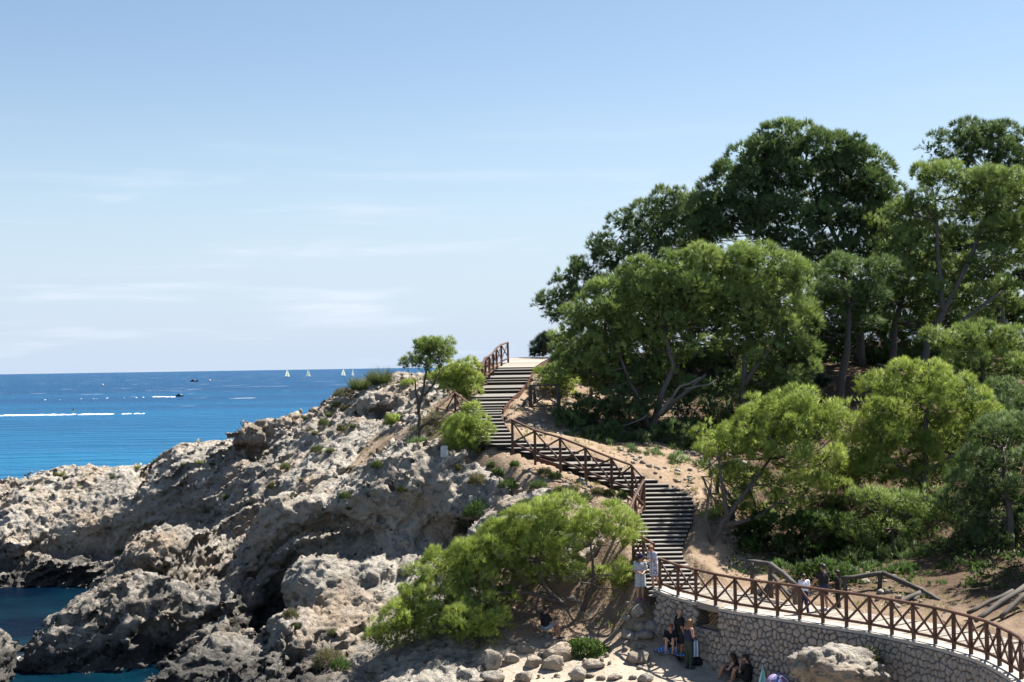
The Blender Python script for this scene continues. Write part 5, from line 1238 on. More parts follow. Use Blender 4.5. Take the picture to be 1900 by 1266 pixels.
# herb with yellow flowers in front of the sitting man
pf = hit(1082, 1218); rgf = np.random.default_rng(77)
herb = empty('flowering_herb', pf, 0, 'leafy green herb with small yellow flowers beside the sitting man', 'plant')
n = 5200; c = rand_dirs(n, rgf); c[:, 2] = np.abs(c[:, 2]); b = pf + np.array([0, .25, -.05]) + c * np.array([1.0, .6, .62]) * (.3 + .7 * rgf.random((n, 1)) ** .5)
bl = Blades(); bl.leaves(b, unit(c + rand_dirs(n, rgf) * .8 + np.array([0, 0, .3])), .07 + .06 * rgf.random(n), np.full(n, .045), rgf.random(n), rgf); bl.build('foliage', M_IVY, herb)
for k in range(46):
    q = b[rgf.integers(n)]; q = pf + np.array([0, .25, -.05]) + (q - pf - np.array([0, .25, -.05])) * 1.05
    mb = MB()
    for j in range(5):
        a = j * 1.2566; mb.add([q, q + np.array([math.cos(a), math.sin(a), .3]) * .045, q + np.array([math.cos(a + .9), math.sin(a + .9), .3]) * .045], [[0, 1, 2]])
    mb.build('flower', M_FLOWER, herb)

# ------------------------------------------------------------------ undergrowth and litter that nobody could count
def scatter_region(n, test, rg):
    out = []
    while len(out) < n:
        x = rg.uniform(GX0 + 2, GX1 - 2, 4000); y = rg.uniform(40, 92, 4000)
        z = hsample(x, y, HG); m = test(x, y, z); out += list(np.stack([x, y, z], 1)[m])
    return np.array(out[:n])
rg = np.random.default_rng(301)
def wooded(x, y, z):
    px = x / y * FPX + 950; py = hor(px) + (CAM_H - z) / y * FPX
    sx = np.interp(y, _sk[:, 1], _sk[:, 3])
    bare = (px > 1490) & (px < 1640) & (py > 680) & (py < 800)
    open_ = (px < 1345) & (py > 805) | (px < 1060)
    return (z > 3.9) & (x > sx + .8) & (x < 34) & (y < 90) & (px < 1960) & ~bare & ~open_ & (py < 1092 - np.clip(1500 - px, 0, 200) * .1)
pts = scatter_region(2400, lambda x, y, z: wooded(x, y, z) & (vnoise(np.stack([x, y, 0 * x], 1) * .35, 5) > -.25), rg)
bl = Blades(); B, D = [], []
for p in pts:
    m = 13; r = .22 + .3 * rg.random(); c = rand_dirs(m, rg); c[:, 2] = np.abs(c[:, 2])
    B.append(p + c * np.array([r, r, r * 1.1]) * (.4 + .6 * rg.random((m, 1)))); D.append(unit(c + rand_dirs(m, rg) * .7))
B = np.concatenate(B); D = np.concatenate(D); bl.leaves(B, D, .10 + .12 * rg.random(len(B)), np.full(len(B), .075), rg.random(len(B)), rg)
tag(bl.build('undergrowth', M_IVY, None), 'dark leafy undergrowth beneath the pines', kind='stuff')
pts = scatter_region(1900, lambda x, y, z: (z > 1.5) & (hsample(x, y, RK) < .55) & (x > -9) & (x < 26) & (wsd_path(x, y)) & (vnoise(np.stack([x, y, 0 * x], 1) * .8, 8) > .05), rg) if False else None
def on_stairs(x, y):
    return (x > np.interp(y, _sk[:, 1], _sk[:, 0]) - .15) & (x < np.interp(y, _sk[:, 1], _sk[:, 3]) + .15)
def on_walk(x, y):
    d, zt = wall_sd(x, y); return (x > 4.6) & (y < 53.5) & (d > -.7) & (d < 3.0)
gp = scatter_region(1500, lambda x, y, z: (z > 2.2) & (x > -8) & (x < 30) & (y < 88) & ~on_stairs(x, y) & ~on_walk(x, y) & (vnoise(np.stack([x, y, 0 * x], 1) * .7, 8) > .12), rg)
bl = Blades(); m = 12; B = np.repeat(gp, m, 0) + rg.normal(size=(len(gp) * m, 3)) * np.array([.07, .07, 0]); a = rg.random(len(B)) * 6.283
D = unit(np.stack([np.cos(a) * .6, np.sin(a) * .6, np.full(len(B), .9)], 1)); bl.add(B, D, .10 + .16 * rg.random(len(B)), np.full(len(B), .022), rg.random(len(B)), rg)
tag(bl.build('dry_grass', M_GRASS, None), 'sparse dry grass on the open soil', kind='stuff')

# ------------------------------------------------------------------ loose stones and boulders
def ico(sub):
    import bmesh
    bm = bmesh.new(); bmesh.ops.create_icosphere(bm, subdivisions=sub, radius=1.0)
    v = np.array([x.co[:] for x in bm.verts]); f = np.array([[x.index for x in q.verts] for q in bm.faces]); bm.free(); return v, f
ICO1, ICO2, ICO4 = ico(1), ico(3), ico(5)
pts = scatter_region(2600, lambda x, y, z: (z > .6) & (x > -10) & (x < 14) & (y < 86) & ~on_stairs(x, y) & ~on_walk(x, y) & (hsample(x, y, RK) < .7) & (vnoise(np.stack([x, y, 0 * x], 1) * .6, 12) > -.1), rg)
vs, fs = [], []
for k, p in enumerate(pts):
    v, f = ICO1; s = .03 + .11 * rg.random() ** 3 * 1.4
    w = v * (1 + .28 * rg.normal(size=(len(v), 1))) * np.array([1, .8 + .4 * rg.random(), .6]) * s; a = rg.random() * 6.28
    w[:, :2] = w[:, :2] @ np.array([[math.cos(a), -math.sin(a)], [math.sin(a), math.cos(a)]]); vs.append(w + p + np.array([0, 0, s * .25])); fs.append(f + len(v) * k)
tag(put('loose_stones', np.concatenate(vs), np.concatenate(fs), M_ROCK), 'loose pale stones scattered over slope and beach', kind='stuff')

def boulder(px, py, wpx, hpx, label, seed, dep=None, sub=ICO2, group=None, name='boulder', sink=.25, d=None, rot=None):
    """px, py: foot of the boulder in the photograph"""
    p = hit(px, py) if d is None else P(px, py, d)
    if p is None: return None
    rgb = np.random.default_rng(seed); w = wpx * p[1] / FPX / 2; h = hpx * p[1] / FPX
    v, f = sub; v = v.copy()
    n1 = fbm(v * 1.1 + seed * 3.7, seed, 3); a1, a2 = worley(v * 1.3 + seed * 1.9, seed)
    v = v * (1 + .22 * n1 - .22 * (a1 - .45))[:, None]
    for k in range(4 if sub is ICO4 else 11):           # flat broken faces
        nn = unit(rgb.normal(size=(1, 3)))[0]; lim = .52 + .26 * rgb.random(); dd = v @ nn; v = v - np.outer(np.maximum(dd - lim, 0) * .85, nn)
    if sub is not ICO1: v = v * (1 + .10 * facets(v * 2.0 + seed, seed) + .05 * facets(v * 5.0 + seed, seed + 1))[:, None]
    if sub is ICO2: v = v * (1 - .10 * (worley(v * 4.0, seed + 3)[0] - .4))[:, None]
    if sub is ICO4: v = v * (1 - .26 * (worley(v * 3.0, seed + 3)[0] - .4) - .13 * (worley(v * 7.0, seed + 4)[0] - .4) - .06 * (worley(v * 15.0, seed + 5)[0] - .4))[:, None]
    a = rgb.random() * 6.28 if rot is None else rot; v[:, :2] = v[:, :2] @ np.array([[math.cos(a), -math.sin(a)], [math.sin(a), math.cos(a)]])
    v = v / np.abs(v).max(0) * np.array([w, dep or w * .8, h * (.5 + sink / 2)])
    v[:, 2] += h * (.5 - sink / 2); v += p + np.array([0, (dep or w * .8) * .55, 0])
    o = put(name, v, f, M_ROCK, None, False); return tag(o, label, 'boulder', group)
for k, (x, y, w, h, l) in enumerate([(1037, 1231, 70, 36, 'large oblong pale boulder below the flowering herb'), (1028, 1246, 46, 30, 'angular pale boulder in front of the oblong one'), (913, 1246, 40, 40, 'pointed grey boulder in the dappled shade left of the sitting man'),
        (990, 1240, 34, 26, 'brownish boulder between the pointed grey one and the angular one'), (913, 1268, 48, 22, 'flat boulder at the bottom edge below the pointed grey one'), (973, 1266, 36, 22, 'rounded boulder at the bottom edge under the brownish one'), (1072, 1266, 36, 30, 'tall boulder at the bottom edge of the sand'),
        (1099, 1243, 50, 20, 'low ridge of pale rock on the sand right of the angular boulder'), (1186, 1233, 48, 26, 'pale boulder alone on the sand left of the standing woman'), (1168, 1189, 30, 20, 'rounded white rock at the foot of the bank'), (1196, 1189, 44, 18, 'long flat white rock at the foot of the bank'),
        (1188, 1174, 24, 20, 'squat rock stacked behind the long flat white one'), (1209, 1174, 30, 22, 'blocky rock leaning on the bank below the women'), (1228, 1186, 24, 26, 'dark shaded rock beside the sitting woman'), (1186, 1146, 30, 24, 'rock jutting from the bank below the women'), (1165, 1154, 24, 14, 'flat rock lower down the bank below the near pine'), (1198, 1268, 34, 18, 'low rock at the bottom edge left of the standing woman'),
        (975, 1212, 36, 18, 'shaded rock left of the oblong boulder'), (950, 1230, 30, 18, 'shaded grey rock between the pointed boulder and the brownish one'), (1140, 1262, 30, 12, 'low flat stone on the bottom edge of the sand')]):
    boulder(x, y, w, h, l, 500 + k)
small = 'small pale rock on the sand below the bank'
for k in range(46):
    x = 880 + 330 * rg.random(); y = 1195 + 70 * rg.random()
    boulder(x, y, 8 + 14 * rg.random() ** 2, 5 + 7 * rg.random(), small, 600 + k, sub=ICO1, group='small rocks on the beach', name='rock')
boulder(1565, 1300, 200, 100, 'big rough boulder in front of the stone wall', 701, 1.1, ICO4, d=42.2, sink=.0, rot=0)
sh = P(1612, 1232, 43.4)
root = empty('boulder_shrub', sh, 0, 'green shrub growing behind the big boulder before the wall', 'shrub'); bl = Blades(); n = 1500
c = rand_dirs(n, rg); bl.add(sh + c * np.array([.4, .35, .5]) * (.4 + .6 * rg.random((n, 1))), unit(c + rand_dirs(n, rg) * .8 + np.array([0, 0, .4])), .1 + .1 * rg.random(n), np.full(n, .022), rg.random(n), rg); bl.build('foliage', M_SHRUB, root)
mb = MB(); branch(mb, sh - np.array([0, 0, .9]), sh + np.array([0, 0, .2]), .03, .01, rg); mb.build('stem', M_BARK, root)

# dead forked sapling at the foot of the bank
dp = P(1196, 1160, 52.0); mb = MB()
for a, b, r0, r1 in [((1240, 1178, 51.2), (1252, 1128, 51.2), .05, .03), ((1246, 1150, 51.2), (1238, 1112, 51.2), .03, .012), ((1252, 1130, 51.2), (1258, 1104, 51.3), .03, .01)]:
    branch(mb, P(*a), P(*b), r0, r1, rg, 0, 5)
ds = empty('dead_sapling', P(1240, 1178, 51.2), 0, 'bare forked dead sapling at the end of the stone wall', 'dead tree'); mb.build('trunk', M_BARK_G, ds, True)
dw = empty('fallen_branch', P(1505, 748, 73), 0, 'bleached fallen branch on the orange earth bank', 'dead branch'); mb = MB()
for a, b in [((1480, 730, 73.2), (1512, 724, 73.0)), ((1512, 724, 73.0), (1545, 745, 72.2)), ((1500, 728, 73), (1488, 742, 72.8)), ((1520, 726, 73), (1534, 718, 73.1))]: branch(mb, P(*a), P(*b), .06, .03, rg, 0, 4)
mb.build('branch', M_BARK_G, dw, True)
dw = empty('fallen_branch', P(1630, 684, 76), 0, 'curved pale dead branch lying left of the leaning pine trunk', 'dead branch'); mb = MB()
for a, b in [((1627, 676, 76), (1645, 684, 76)), ((1645, 684, 76), (1672, 686, 76)), ((1672, 686, 76), (1685, 692, 75.8))]: branch(mb, P(*a), P(*b), .07, .05, rg, 0, 4)
mb.build('branch', M_BARK_G, dw, True)
# dead lower limbs that show pale under the broad pine
dl = empty('dead_limb', P(1225, 770, 67.4), 0, 'pale bare slanting limb under the broad pine', 'dead branch'); mb = MB()
for a, b, r in [((1222, 772, 66.8), (1250, 735, 66.8), .11), ((1250, 735, 66.8), (1300, 700, 66.8), .08), ((1150, 790, 66.6), (1120, 800, 66.4), .04), ((1200, 770, 66.7), (1150, 792, 66.5), .05), ((1270, 722, 66.8), (1330, 705, 66.6), .05)]: branch(mb, P(*a), P(*b), r, r * .6, rg, 0, 5)
mb.build('limb', M_BARK_G, dl, True)
# ------------------------------------------------------------------ people
M_SKIN = simple('skin_tanned', (0.42, 0.235, 0.16), 0.55, .08)
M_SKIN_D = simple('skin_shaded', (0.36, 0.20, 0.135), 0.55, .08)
M_HAIR_B = simple('dark_hair', (0.020, 0.014, 0.010), 0.5)
M_HAIR_R = simple('auburn_hair', (0.16, 0.065, 0.03), 0.5)
M_HAIR_L = simple('light_brown_hair', (0.20, 0.115, 0.055), 0.5)
M_BLACK = simple('black_cotton', (0.012, 0.012, 0.014), 0.85)
M_NAVY = simple('navy_cotton', (0.018, 0.022, 0.055), 0.85)
M_OLIVEC = simple('olive_trousers', (0.035, 0.048, 0.036), 0.85)
M_WHITE = simple('white_cotton', (0.66, 0.69, 0.74), 0.85, .05)
M_SHORT = simple('grey_blue_shorts', (0.22, 0.28, 0.32), 0.85)
M_DARKSH = simple('dark_shorts', (0.035, 0.037, 0.045), 0.85)
M_SHOE = simple('dark_shoe', (0.05, 0.045, 0.05), 0.6)
M_PINKSH = simple('magenta_trainer', (0.38, 0.08, 0.26), 0.6)
M_GLASSES = simple('sunglasses_black', (0.008, 0.008, 0.008), 0.25)
M_PHONE = simple('phone_black', (0.012, 0.012, 0.014), 0.3)
def print_mat(name, base, spots, scale=14):
    m, nt, b = new_mat(name); v = objco(nt)
    c = base
    col = mix(nt, ramp(nt, noise(nt, v, scale, 2, .5), [(.52, 0.0), (.58, 1.0)]), base, spots[0])
    col = mix(nt, ramp(nt, noise(nt, mapped(nt, v, (1.3, 1.3, 1.3), (.5, .3, .9)), scale * 1.4, 2, .5), [(.56, 0.0), (.62, 1.0)]), col, spots[1])
    nt.links.new(col, b.inputs['Base Color']); b.inputs['Roughness'].default_value = .85; return m
M_DRESS1 = print_mat('pale_patterned_dress', (0.34, 0.39, 0.42), [(0.22, 0.27, 0.31), (0.46, 0.49, 0.50)], 22)
M_DRESS2 = print_mat('blue_floral_dress', (0.50, 0.52, 0.56), [(0.09, 0.12, 0.26), (0.36, 0.20, 0.26)], 16)

def cones_sdf(cones, vox=.012, pad=.05, k=.03, clip=None):
    """smooth union of tapered capsules (a, ra, b, rb[, squash y]) -> mesh; clip: (point, normal) list keeps the far side"""
    lo = np.min([np.minimum(c[0], c[2]) - max(c[1], c[3]) for c in cones], 0) - pad; hi = np.max([np.maximum(c[0], c[2]) + max(c[1], c[3]) for c in cones], 0) + pad
    n = np.maximum(((hi - lo) / vox).astype(int) + 2, 4); F = np.full(n, 1.0, np.float32)
    ax = [lo[i] + np.arange(n[i]) * vox for i in range(3)]
    for c in cones:
        a, ra, b, rb = np.array(c[0], float), c[1], np.array(c[2], float), c[3]
        m = max(ra, rb) + .06; i0 = np.maximum(((np.minimum(a, b) - m - lo) / vox).astype(int), 0); i1 = np.minimum(((np.maximum(a, b) + m - lo) / vox).astype(int) + 2, n)
        sl = tuple(slice(x, y) for x, y in zip(i0, i1)); X, Y, Z = np.meshgrid(ax[0][sl[0]], ax[1][sl[1]], ax[2][sl[2]], indexing='ij')
        ab = b - a; L = ab @ ab + 1e-9; t = np.clip(((X - a[0]) * ab[0] + (Y - a[1]) * ab[1] + (Z - a[2]) * ab[2]) / L, 0, 1)
        d = np.sqrt((X - a[0] - t * ab[0]) ** 2 + (Y - a[1] - t * ab[1]) ** 2 + (Z - a[2] - t * ab[2]) ** 2) - (ra + (rb - ra) * t)
        F[sl] = smin(F[sl], d.astype(np.float32), k)
    if clip:
        X, Y, Z = np.meshgrid(*ax, indexing='ij')
        for p, nn in clip: F = np.maximum(F, -((X - p[0]) * nn[0] + (Y - p[1]) * nn[1] + (Z - p[2]) * nn[2]).astype(np.float32))
    v, q = surface_nets(F, lo, vox); return v, q
A = lambda *x: np.array(x, float)
def lerp(a, b, t): return a + (b - a) * t

def person(label, where, facing, J, height=1.7, skin=None, hair=None, hair_style='short', top=None, top_kind='tee', bottom=None, bottom_kind='shorts', shoes=None, extras=(), group=None, vox=.021):
    """J: joints in metres for a figure 1.7 m tall that faces +y; facing: turn about z in degrees"""
    sc = height / 1.7; skin = skin or M_SKIN
    root = empty('person', where, 0, label, 'person', group)
    Mx = Matrix.Translation(Vector(where)) @ Matrix.Rotation(R(facing), 4, 'Z') @ Matrix.Scale(sc, 4)
    def emit(name, cones, mat, vox=.013, k=.03, clip=None, parent=None):
        v, q = cones_sdf(cones, vox, .05, k, clip)
        v = v @ np.array(Mx.to_3x3()).T + np.array(Mx.translation)
        o = put(name, v, q[:, ::1], mat, None, True); par = parent or root
        o.parent = par; o.matrix_parent_inverse = root.matrix_basis.inverted() if par is root else Matrix.Identity(4)
        return o
    hd, nk, ch, pv = J['head'], J['neck'], J['chest'], J['pelvis']
    hdir = J.get('look', A(0, 1, -.1)); hdir = hdir / np.linalg.norm(hdir); up = unit((hd - nk)[None])[0]; side = np.cross(hdir, up); side /= np.linalg.norm(side)
    C = [(nk - up * .03, .055, hd - up * .05, .05), (hd + up * .035 - hdir * .015, .088, hd + up * .02 + hdir * .01, .086), (hd - up * .06 + hdir * .035, .055, hd - up * .075 + hdir * .05, .042),
         (hd - up * .005 + hdir * .085, .014, hd - up * .03 + hdir * .102, .016), (hd + side * .085 - up * .01, .018, hd + side * .09 + up * .015, .02), (hd - side * .085 - up * .01, .018, hd - side * .09 + up * .015, .02),
         (hd - up * .055 + hdir * .085 - side * .018, .009, hd - up * .055 + hdir * .085 + side * .018, .009)]
    sx = J['shL'] - J['shR']; sx = sx / np.linalg.norm(sx)
    C += [(ch + sx * .075, .10, pv + sx * .055, .105), (ch - sx * .075, .10, pv - sx * .055, .105), (lerp(ch, nk, .35) - sx * .10, .065, lerp(ch, nk, .35) + sx * .10, .065), (nk, .058, ch, .10)]
    for s in 'LR':
        sh, el, wr = J['sh' + s], J['el' + s], J['wr' + s]; hp, kn, an, to = J['hp' + s], J['kn' + s], J['an' + s], J['to' + s]
        C += [(lerp(ch, nk, .4), .06, sh, .058), (sh, .054, el, .041), (el, .04, wr, .027), (hp, .092, kn, .058), (kn, .057, lerp(kn, an, .35), .055), (lerp(kn, an, .35), .054, an, .035), (an, .037, to, .028)]
        fd = wr - el; fd /= np.linalg.norm(fd); fs = np.cross(fd, A(0, 0, 1)); fs = fs / (np.linalg.norm(fs) + 1e-6); fu = np.cross(fs, fd)
        C.append((wr + fd * .02, .026, wr + fd * .075, .032))
        for kf in range(4):
            o = fs * (kf - 1.5) * .019; ln = (.065, .078, .072, .055)[kf]; m_ = wr + fd * (.095 + ln * .4) + o * 1.1
            C += [(wr + fd * .085 + o, .0105, m_, .010), (m_, .010, m_ + fd * ln * .45 - fu * .022, .009)]
        C += [(wr + fd * .03 + fs * .028, .012, wr + fd * .075 + fs * .055 - fu * .01, .011), (wr + fd * .075 + fs * .055 - fu * .01, .011, wr + fd * .105 + fs * .052 - fu * .025, .010)]
    body = emit('body', C, skin, vox, .022)
    ev = [(hd + hdir * .078 + side * s_ * .032 + up * .012, .011, hd + hdir * .080 + side * s_ * .034 + up * .012, .011) for s_ in (-1, 1)]
    for e in ev: emit('eye', [e], M_HAIR_B, .006, .001, None, body)
    # hair
    back = hd - hdir * .028 + up * .035
    HC = {'short': [(back, .097, hd + up * .055, .093)], 'bald': None,
          'long': [(back, .102, hd + up * .055, .096), (back - up * .02, .10, back - up * .20 - hdir * .03, .075)],
          'bun': [(back, .100, hd + up * .055, .096), (hd + up * .10 - hdir * .10, .045, hd + up * .11 - hdir * .105, .045)],
          'tied': [(back, .100, hd + up * .055, .096), (back - hdir * .07, .05, back - hdir * .12 - up * .12, .03)]}[hair_style]
    if HC: emit('hair', HC, hair, .018, .03, [(hd + hdir * .045 - up * .02, -(hdir * .9 - up * .45))])
    # clothes
    g = .016
    torso = [(ch + sx * .078, .10 + g, pv + sx * .058, .108 + g), (ch - sx * .078, .10 + g, pv - sx * .058, .108 + g), (lerp(ch, nk, .35) - sx * .11, .068 + g * .6, lerp(ch, nk, .35) + sx * .11, .068 + g * .6)]
    if top:
        T_ = list(torso)
        for s in 'LR':
            T_.append((lerp(ch, nk, .4), .062 + g * .7, J['sh' + s], .060 + g))
            if top_kind == 'tee': T_.append((J['sh' + s], .060 + g, lerp(J['sh' + s], J['el' + s], .62), .055 + g))
        emit('top', T_ if top_kind != 'tank' else torso, top, .024, .03)
    if bottom and bottom_kind in ('shorts', 'trousers'):
        B_ = [(pv + sx * .05, .115 + g, pv - sx * .05, .115 + g)]
        for s in 'LR':
            e = .72 if bottom_kind == 'shorts' else 1.0
            B_.append((J['hp' + s], .098 + g, lerp(J['hp' + s], J['kn' + s], e), .072 + g if e < 1 else .062 + g))
            if bottom_kind == 'trousers': B_.append((J['kn' + s], .062 + g, lerp(J['kn' + s], J['an' + s], .96), .048 + g))
        emit('trousers' if bottom_kind == 'trousers' else 'shorts', B_, bottom, .024, .03)
    if bottom_kind == 'dress':
        D_ = list(torso); kn = (J['knL'] + J['knR']) / 2; hem = lerp(pv, kn, .95)
        for s in 'LR':
            D_ += [(lerp(ch, nk, .4), .064 + g, J['sh' + s], .064 + g), (J['sh' + s], .064 + g, lerp(J['sh' + s], J['el' + s], .66), .062 + g)]
            ax_ = sx * (.07 if s == 'L' else -.07); D_ += [(pv + ax_, .115 + g, hem + ax_ * 1.35 - A(0, 0, .12), .135)]
        emit('dress', D_, bottom, .019, .04, [(hem, unit((pv - kn)[None])[0])])
    if shoes:
        for s in 'LR': emit('shoe', [(J['an' + s] - A(0, 0, .02), .045, J['to' + s], .038), (J['an' + s] + A(0, -.03, -.035), .042, J['to' + s], .036)], shoes, .012, .02)
    last = {}
    for nm, cones, mat in extras: last[nm] = emit(nm, cones(J, hd, hdir, up, side) if callable(cones) else cones, mat, .010, .01, None, last.get('hat_crown') if nm == 'hat_brim' else None)
    return root
def stand(**kw):
    J = dict(head=A(0, .02, 1.585), neck=A(0, 0, 1.44), chest=A(0, 0, 1.27), pelvis=A(0, 0, .95), shL=A(-.175, 0, 1.385), shR=A(.175, 0, 1.385), elL=A(-.22, -.03, 1.12), elR=A(.22, -.03, 1.12), wrL=A(-.22, .06, .88), wrR=A(.22, .06, .88),
             hpL=A(-.085, 0, .90), hpR=A(.085, 0, .90), knL=A(-.095, .02, .49), knR=A(.095, .02, .49), anL=A(-.10, -.03, .085), anR=A(.10, -.03, .085), toL=A(-.12, .13, .035), toR=A(.12, .13, .035)); J.update(kw); return J
def sit(h=.0, **kw):
    """seated with the seat at height h, knees up in front"""
    J = dict(head=A(0, .06, .73 + h), neck=A(0, .02, .59 + h), chest=A(0, -.02, .43 + h), pelvis=A(0, 0, .12 + h), shL=A(-.175, 0, .54 + h), shR=A(.175, 0, .54 + h), elL=A(-.22, .14, .33 + h), elR=A(.22, .14, .33 + h), wrL=A(-.10, .33, .32 + h), wrR=A(.10, .33, .32 + h),
             hpL=A(-.09, .03, .11 + h), hpR=A(.09, .03, .11 + h), knL=A(-.12, .40, .42 + h * .55), knR=A(.12, .40, .42 + h * .55), anL=A(-.12, .52, .07), anR=A(.12, .52, .07), toL=A(-.13, .68, .03), toR=A(.13, .68, .03)); J.update(kw); return J
def glasses(J, hd, hdir, up, side): return [(hd + hdir * .083 + side * .03 + up * .012, .022, hd + hdir * .083 + side * .045 + up * .012, .018), (hd + hdir * .083 - side * .03 + up * .012, .022, hd + hdir * .083 - side * .045 + up * .012, .018), (hd + hdir * .09 - side * .03 + up * .014, .008, hd + hdir * .09 + side * .03 + up * .014, .008)]
def phone(J, hd, hdir, up, side):
    m_ = (J['wrL'] + J['wrR']) / 2 + A(0, .09, .02); return [(m_ - A(.03, 0, 0), .016, m_ + A(.03, 0, .03), .016)]
def on(px, py, d=None):
    p = hit(px, py); return p
def floor_at(px, py, d, z=None):
    p = P(px, py, d); g_ = drop(p[0], p[1]) if z is None else z
    return A(p[0], p[1], g_)
def hat(J, hd, hdir, up, side): return [(hd + up * .07, .098, hd + up * .13, .085)]
def brim(J, hd, hdir, up, side):
    out = []
    for k in range(12):
        a = k * math.pi / 6; r = hdir * math.cos(a) + side * math.sin(a); out.append((hd + up * .065 + r * .06, .016, hd + up * .05 + r * .17, .014))
    return out
w1 = floor_at(1188, 1086, 52.2); w2 = P(1214, 1091, 51.85); w2[2] = max(drop(w2[0], w2[1]), w2[2] - .05)
person('woman in a dark sun hat and pale grey dress standing by the fence', w1, 196, stand(head=A(.0, .05, 1.575), look=A(.1, 1, -.35), elR=A(.24, .02, 1.12), wrR=A(.12, .2, 1.08), elL=A(-.23, .02, 1.13), wrL=A(-.05, .2, 1.05)), 1.66,
       hair=M_HAIR_B, hair_style='long', bottom=M_DRESS1, bottom_kind='dress', shoes=M_PINKSH, extras=[('hat_crown', hat, M_NAVY), ('hat_brim', brim, M_NAVY), ('camera', phone, M_PHONE)])
person('woman with pinned up auburn hair in a blue floral dress beside the fence end', w2, 118, stand(head=A(0, .13, 1.54), neck=A(0, .06, 1.42), chest=A(0, .03, 1.26), look=A(0, 1, -.6), shL=A(-.17, .05, 1.37), shR=A(.17, .05, 1.37), elL=A(-.2, .16, 1.15), wrL=A(-.14, .40, 1.13), elR=A(.2, .16, 1.15), wrR=A(.1, .38, 1.10), knL=A(-.09, -.03, .48), anL=A(-.09, -.2, .09), toL=A(-.1, -.06, .03)), 1.62,
       hair=M_HAIR_R, hair_style='bun', bottom=M_DRESS2, bottom_kind='dress', shoes=M_SHOE)
ps = hit(1016, 1170); ps = ps if ps is not None else P(1016, 1170, 52.3)
pm = P(1012, 1192, 52.0); pm[2] = drop(pm[0], pm[1])
person('man in a black shirt and pale shorts sitting on a rock under the near pine', pm, -62, sit(.34, look=A(-.1, 1, -.25), elL=A(-.22, .18, .62), elR=A(.22, .18, .62), wrL=A(-.08, .42, .50), wrR=A(.08, .42, .50)), 1.76,
       hair=M_HAIR_B, hair_style='short', top=M_BLACK, bottom=M_SHORT, bottom_kind='shorts', shoes=M_SHOE, extras=[('sunglasses', glasses, M_GLASSES)])
boulder(1010, 1193, 30, 20, 'stone seat under the man in the black shirt', 801, sub=ICO2, d=52.1)
wo = hit(1262, 1224)
person('bald older man in a black T-shirt standing against the wall', wo, -70, stand(head=A(-.02, .03, 1.585), look=A(-.5, .8, .1), chest=A(0, -.03, 1.27), elL=A(-.22, -.06, 1.12), wrL=A(-.2, .05, .88)), 1.76, skin=M_SKIN, hair=M_HAIR_B, hair_style='bald', top=M_BLACK, bottom=M_DARKSH, bottom_kind='shorts', shoes=M_SHOE)
wg = hit(1279, 1241)
person('woman in olive trousers and a navy top looking down at her phone', wg, -58, stand(head=A(0, .08, 1.57), look=A(0, 1, -.55), elL=A(-.22, .02, 1.13), wrL=A(-.08, .24, 1.16), elR=A(.22, .02, 1.13), wrR=A(.06, .24, 1.16)), 1.68, hair=M_HAIR_L, hair_style='long', top=M_NAVY, top_kind='tank', bottom=M_OLIVEC, bottom_kind='trousers', shoes=M_SHOE, extras=[('sunglasses', glasses, M_GLASSES), ('phone', phone, M_PHONE)])
sw = hit(1245, 1207)
person('woman in a black top sitting on a towel beside the wall', sw, 168, sit(.12, look=A(.15, 1, -.4), wrL=A(-.1, .34, .38)), 1.62, hair=M_HAIR_R, hair_style='tied', top=M_BLACK, bottom=M_BLACK, bottom_kind='shorts', shoes=None)
cw = hit(1364, 1264); cm = hit(1388, 1270)
person('dark haired woman sitting on the ground against the stone wall', cw + A(0, .1, 0), 62, sit(.08), 1.64, skin=M_SKIN_D, hair=M_HAIR_B, hair_style='long', top=M_NAVY, top_kind='tank', bottom=M_DARKSH, bottom_kind='shorts')
person('bearded man in black sitting against the wall with hands at his face', cm, 62, sit(.08, look=A(-.1, 1, -.2), elL=A(-.2, .2, .42), wrL=A(-.06, .22, .64), elR=A(.2, .2, .42), wrR=A(.06, .22, .64)), 1.78, skin=M_SKIN_D, hair=M_HAIR_B, hair_style='short', top=M_BLACK, bottom=M_BLACK, bottom_kind='shorts',
       extras=[('beard', lambda J, hd, hdir, up, side: [(hd - up * .075 + hdir * .05 - side * .03, .034, hd - up * .075 + hdir * .05 + side * .03, .034)], M_HAIR_B)])
def wk(px, d): p = P(px, 1100, d); return A(p[0], p[1], PATH_Z - .01)
person('boy in a white T-shirt walking on the plank walkway', wk(1492, 47.5), 12, stand(look=A(.3, 1, -.1), knL=A(-.09, .1, .5), anL=A(-.1, .1, .085), toL=A(-.11, .25, .035), anR=A(.1, -.16, .1), toR=A(.11, -.02, .03)), 1.32, hair=M_HAIR_B, hair_style='short', top=M_WHITE, bottom=M_NAVY, bottom_kind='trousers', shoes=M_SHOE)
person('person in a black T-shirt on the walkway right of the boy in white', wk(1529, 48.0), 20, stand(elL=A(-.26, .08, 1.14), wrL=A(-.32, .25, .98), elR=A(.26, .08, 1.14), wrR=A(.3, .22, 1.0)), 1.56, skin=M_SKIN_D, hair=M_HAIR_B, hair_style='short', top=M_BLACK, bottom=M_NAVY, bottom_kind='shorts', shoes=M_WHITE)
person('child with long dark hair in black at the far side of the walkway', wk(1555, 48.5), 60, stand(elL=A(-.2, .12, 1.16), wrL=A(-.12, .3, 1.12), elR=A(.2, .12, 1.16), wrR=A(.12, .3, 1.12)), 1.28, skin=M_SKIN_D, hair=M_HAIR_B, hair_style='long', top=M_BLACK, bottom=M_BLACK, bottom_kind='trousers', shoes=M_SHOE)

